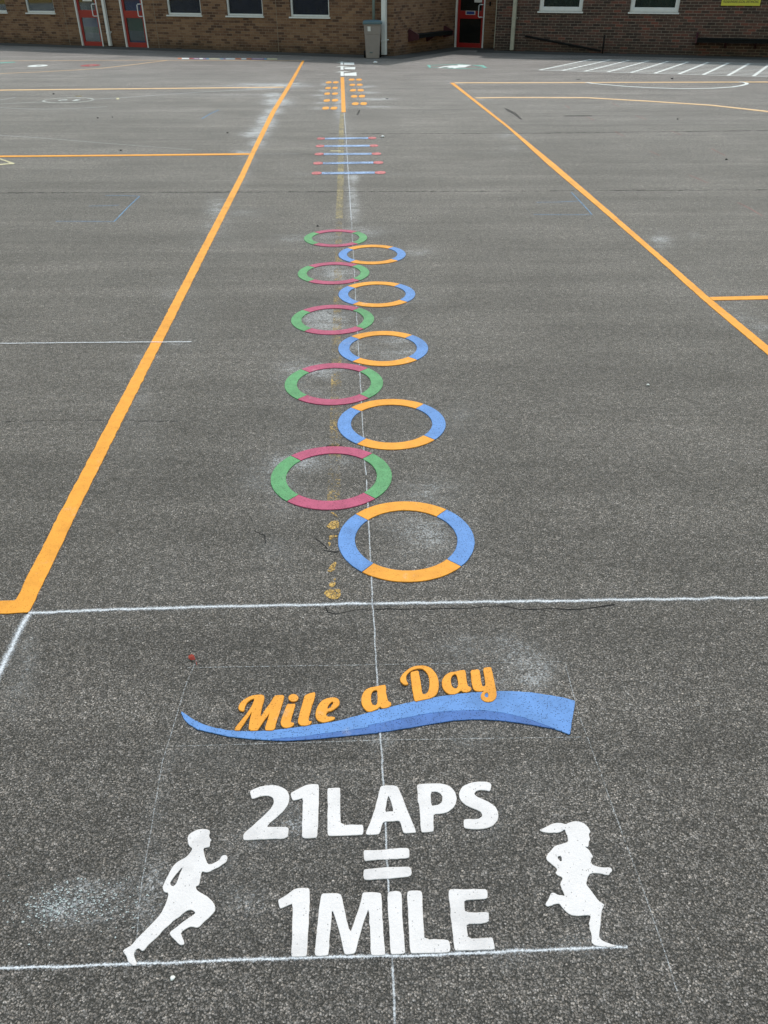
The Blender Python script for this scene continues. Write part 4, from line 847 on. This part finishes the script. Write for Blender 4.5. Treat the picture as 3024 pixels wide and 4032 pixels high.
kp = WB.hit(1931, 15); boxes('keypad', WB, [(kp[0]-.025,kp[0]+.025,kp[1]-.06,kp[1]+.06,0,.04)], M['rubber'], B)

# rainwater pipes: square section
def downpipe(W, x, y, mat, w=.085, joint=None, label=None):
    u, _ = W.hit(x, y, .08)
    zj = W.hit(x, joint)[1] if joint else .55
    p = boxes('downpipe', W, [(u-w/2,u+w/2,.06,2.9,.035,.035+w)], mat, B, .008)
    boxes_c('pipe_collar', W, [(u-w/2-.006,u+w/2+.006,zj-.035,zj+.01,.028,.041+w)], mat, p)
    boxes_c('pipe_bracket', W, [(u-w/2-.04,u+w/2+.04,zj+.0,zj+.03,.002,.027)], mat, p)
    boxes_c('gully', W, [(u-w/2-.04,u+w/2+.05,-.01,.018,.01,.17)], M['rubber'], p)
    return p
downpipe(WL, 437, 187, M['upvc'], .10, 128)
downpipe(WL, 1514, 226, M['upvc'], .135, 158)
downpipe(WR, 2014, 212, M['cream_metal'], .115, 72)
def joint(W, x, y):
    u, _ = W.hit(x, y); boxes('movement_joint', W, [(u-.006,u+.006,0,WH-.05,.0,.004)], M['sealant'], B, 0)
joint(WL, 1098.5, 209); joint(WL, 278, 181); joint(WL, 628, 192)
boxes('cable_conduit', WC, [(WC.L-.03,WC.L+.0,.1,2.9,.002,.02)], M['cream_metal'], B, .003)

# eaves, roof
def offs(p, W0, W1, d):
    """corner moved out by d from both walls"""
    A = np.array([W0.N[:2], W1.N[:2]]); return tuple(np.array(p)+np.linalg.solve(A, np.array([d, d])))
def roof_poly(d):
    return [tuple(np.array([-19.0, 36.3])+WL.N[:2]*d), offs(C1, WL, WS, d), offs(C2, WS, WB, d), offs(C3, WB, WC, d), offs(C4, WC, WR, d), tuple(np.array([16.5, 24.55])+WR.N[:2]*d)]
def slab_roof(name, d, z0, z1, mat):
    pl = roof_poly(d)+[(22.0, 38.0), (-13.0, 49.0)]
    bm = bmesh.new(); lo = [bm.verts.new((x, y, z0)) for x, y in pl]; hi = [bm.verts.new((x, y, z1)) for x, y in pl]
    bm.faces.new(lo[::-1]); bm.faces.new(hi)
    for i in range(len(pl)): j = (i+1) % len(pl); bm.faces.new((lo[i], lo[j], hi[j], hi[i]))
    bmesh.ops.recalc_face_normals(bm, faces=bm.faces)
    return mesh_from(name, bm, mat, B)
slab_roof('fascia', .30, WH-.02, WH+.16, M['fascia']); slab_roof('roof', .32, WH+.162, WH+.22, M['roof'])

# dark fillet along the foot of the walls
def foot_strip(name, pts, inner, label):
    bm = bmesh.new(); n = len(pts); a = []; b_ = []
    for (x, y), (p, q) in zip(pts, inner):
        a.append(bm.verts.new((x, y, .003))); b_.append(bm.verts.new((p, q, .035)))
    for i in range(n-1): bm.faces.new((a[i], a[i+1], b_[i+1], b_[i]))
    return tag(mesh_from(name, bm, M['dark_strip']), label, kind='structure')
foot_strip('wall_foot_strip', roof_poly(.55), roof_poly(-.01), 'dark strip at the foot of the school wall')

# ------------------------------------------------------------------ wheeled bin
def rsq(w, d, r, z, n=4):
    out = []
    for cx, cy, a0 in ((w/2-r, d/2-r, 0), (-w/2+r, d/2-r, 90), (-w/2+r, -d/2+r, 180), (w/2-r, -d/2+r, 270)):
        for i in range(n+1):
            a = R(a0+90*i/n); out.append((cx+r*math.cos(a), cy+r*math.sin(a), z))
    return out
def loft(bm, secs, cap=True):
    rs = [[bm.verts.new(p) for p in s_] for s_ in secs]; n = len(rs[0])
    for a, b_ in zip(rs[:-1], rs[1:]):
        for j in range(n): bm.faces.new((a[j], a[(j+1) % n], b_[(j+1) % n], b_[j]))
    if cap: bm.faces.new(rs[0][::-1]); bm.faces.new(rs[-1])
g = G(1467, 231)
BN = empty('wheeled_bin', (g[0]+.0, g[1]+.22, 0), 'tall beige grey wheeled bin with blue grey lid against the left wall', 'bin')
BN.rotation_euler = (0, 0, R(2))
def bpart(name, bm, mat, parent=BN, sm=False):
    if sm:
        for f in bm.faces: f.smooth = True
    bmesh.ops.recalc_face_normals(bm, faces=bm.faces)
    me = bpy.data.meshes.new(name); bm.to_mesh(me); bm.free(); return link(name, me, mat, parent)
bm = bmesh.new(); loft(bm, [rsq(.38,.40,.03,.01), rsq(.40,.42,.03,.10), rsq(.465,.48,.035,.62), rsq(.468,.483,.035,.625), rsq(.478,.493,.035,.63), rsq(.50,.52,.04,.84), rsq(.52,.54,.04,.845), rsq(.52,.54,.04,.875)]); body = bpart('body', bm, M['bin'])
bm = bmesh.new(); loft(bm, [rsq(.555,.575,.05,.872), rsq(.565,.585,.06,.90), rsq(.55,.57,.07,.935), rsq(.46,.48,.09,.962), rsq(.30,.32,.10,.972)]); lid = bpart('lid', bm, M['lid'])
bm = bmesh.new(); hexa(bm, [(-.145,-.262,.70),(-.055,-.262,.70),(-.055,-.256,.70),(-.145,-.256,.70),(-.150,-.268,.82),(-.060,-.268,.82),(-.060,-.262,.82),(-.150,-.262,.82)]); bpart('sticker', bm, M['paper'])
bm = bmesh.new(); hexa(bm, [(-.09,-.224,.145),(.0,-.224,.145),(.0,-.212,.145),(-.09,-.212,.145),(-.09,-.227,.17),(.0,-.227,.17),(.0,-.215,.17),(-.09,-.215,.17)]); bpart('moulded_plate', bm, M['lid'])
for sx in (-1, 1):
    bm = bmesh.new(); bmesh.ops.create_cone(bm, cap_ends=True, segments=20, radius1=.09, radius2=.09, depth=.045, matrix=Matrix.Translation((sx*.235, .17, .09)) @ Matrix.Rotation(R(90), 4, 'Y')); bpart('wheel', bm, M['rubber'])
bm = bmesh.new(); tube_bm(bm, [(-.2,.30,.90),(.2,.30,.90)], .014); bpart('handle_bar', bm, M['rubber'])
g2 = WL.hit(1470.5, 95, .16)
P0 = WL.P(g2[0], 0, .14)
bm = bmesh.new(); tube_bm(bm, [(0,0,-.02),(0,0,3.0)], .042, 14)
o = bpart('signpost', bm, M['pole'], None, True); o.location = P0; tag(o, 'slim grey green metal pole rising behind the wheeled bin', 'pole')

# ------------------------------------------------------------------ wall racks (dark slatted seats on maroon brackets)
def wall_seat(W, u0, u1, z, depth, nb, label):
    c = W.P((u0+u1)/2, 0, 0)
    e = empty('wall_bench', c, label, 'bench', 'dark benches fixed to the school walls')
    n = 3; sl = []
    for i in range(n):
        a = .03+depth*i/n; sl.append((u0+.02,u1-.02,z,z+.035,a,a+depth/n-.02))
    sl.append((u0+.02,u1-.02,z-.07,z-.002,depth-.03,depth))
    boxes('seat', W, sl, M['black_wood'], e, .004)
    for i in range(nb):
        u = u0+.03+(u1-u0-.06)*i/(nb-1)
        bm = bmesh.new(); prof = [(.0,z+.16),(.05,z+.17),(depth+.02,z+.03),(depth+.02,z-.09),(.05,z-.16),(.0,z-.16)] if i in (0, nb-1) else [(.0,z-.003),(depth-.04,z-.003),(depth-.04,z-.07),(.04,z-.22),(.0,z-.22)]
        A = [bm.verts.new(W.P(u-.022, zz_, n_+.003)) for n_, zz_ in prof]; Bv = [bm.verts.new(W.P(u+.022, zz_, n_+.003)) for n_, zz_ in prof]
        bm.faces.new(A); bm.faces.new(Bv[::-1])
        for k_ in range(len(A)): bm.faces.new((A[k_], A[(k_+1) % len(A)], Bv[(k_+1) % len(A)], Bv[k_]))
        bmesh.ops.recalc_face_normals(bm, faces=bm.faces)
        mesh_from('bracket', bm, M['maroon'], e)
    return e
ua, za = WS.hit(1606, 142); ub, zb_ = WS.hit(1748, 132)
print('bench', ua, za, ub, zb_)
wall_seat(WS, ua, ub, .52, .34, 3, 'short dark wall bench with maroon ends in the recessed corner left of the red door')
ua, za = WR.hit(2738, 152, .3); print('rb', ua, za)
wall_seat(WR, ua, ua+4.2, .46, .34, 6, 'long dark wall bench with maroon brackets under the yellow sign at right')

# sloping rail
r0 = WR.hit(2068, 142, .10); r1 = WR.hit(2365, 208, .10)
e = empty('handrail', WR.P((r0[0]+r1[0])/2, 0, .1), 'black sloping rail on the dark brick wall ending at a short post', 'rail')
a, b_ = WR.P(r0[0], r0[1], .10), WR.P(r1[0], .10, .10)
tube('rail', [a, a.lerp(b_, .5), b_], .030, M['rubber'], e)
pt = WR.hit(2371, 213, .12); tube('post', [WR.P(pt[0], .0, .10), WR.P(pt[0], .52, .10)], .022, M['rubber'], e)
tube('wall_fixing', [WR.P(r0[0]+.05, r0[1]-.02, .0), WR.P(r0[0]+.05, r0[1]-.02, .10)], .014, M['rubber'], e)
pl = WR.hit(2371, 150, .12)

# yellow sign
s0 = WR.hit(2838, 22, .03); s1 = WR.hit(2991, 25, .03); sz = s0[1]
S = empty('warning_sign', WR.P((s0[0]+s1[0])/2, sz, 0), 'yellow notice board about social distancing on the dark brick wall', 'sign')
boxes('board', WR, [(s0[0],s1[0],sz,sz+.80,.008,.028)], M['sign_yellow'], S, .002)
def text(body, u, z, size, W, parent, mat, n=.0305, bold=0.0, width=None):
    cu = bpy.data.curves.new('t', 'FONT'); cu.body = body; cu.size = size; cu.align_x = 'CENTER'; cu.offset = bold; cu.extrude = .0008
    t_ = bpy.data.objects.new('t', cu); COL.objects.link(t_); dg = bpy.context.evaluated_depsgraph_get()
    me = bpy.data.meshes.new_from_object(t_.evaluated_get(dg)); bpy.data.objects.remove(t_); bpy.data.curves.remove(cu)
    w = max(v.co.x for v in me.vertices)-min(v.co.x for v in me.vertices); sx = (width/w) if width else 1
    off = parent.location
    for v in me.vertices: v.co = W.P(u+v.co.x*sx, z+v.co.y, n+v.co.z)-off
    me.materials.clear(); o = link('lettering', me, mat, parent); return o
mid = (s0[0]+s1[0])/2; w_ = s1[0]-s0[0]
text('PLEASE ENSURE SOCIAL DISTANCING', mid, sz+.07, .085, WR, S, M['sign_ink'], bold=.001, width=w_*.90)
text('2 METRES', mid, sz+.185, .06, WR, S, M['sign_ink'], width=w_*.14)
for du in (-.17, .17):
    bm = bmesh.new(); n = 20
    for r0_, r1_ in ((.028, .045),):
        ra = [bm.verts.new(WR.P(mid+du+r0_*math.cos(2*math.pi*i/n), sz+.22+r0_*math.sin(2*math.pi*i/n), .0295)) for i in range(n)]
        rb = [bm.verts.new(WR.P(mid+du+r1_*math.cos(2*math.pi*i/n), sz+.22+r1_*math.sin(2*math.pi*i/n), .0295)) for i in range(n)]
        for i in range(n): bm.faces.new((ra[i], ra[(i+1) % n], rb[(i+1) % n], rb[i]))
    mesh_from('symbol', bm, M['sign_ink'], S)
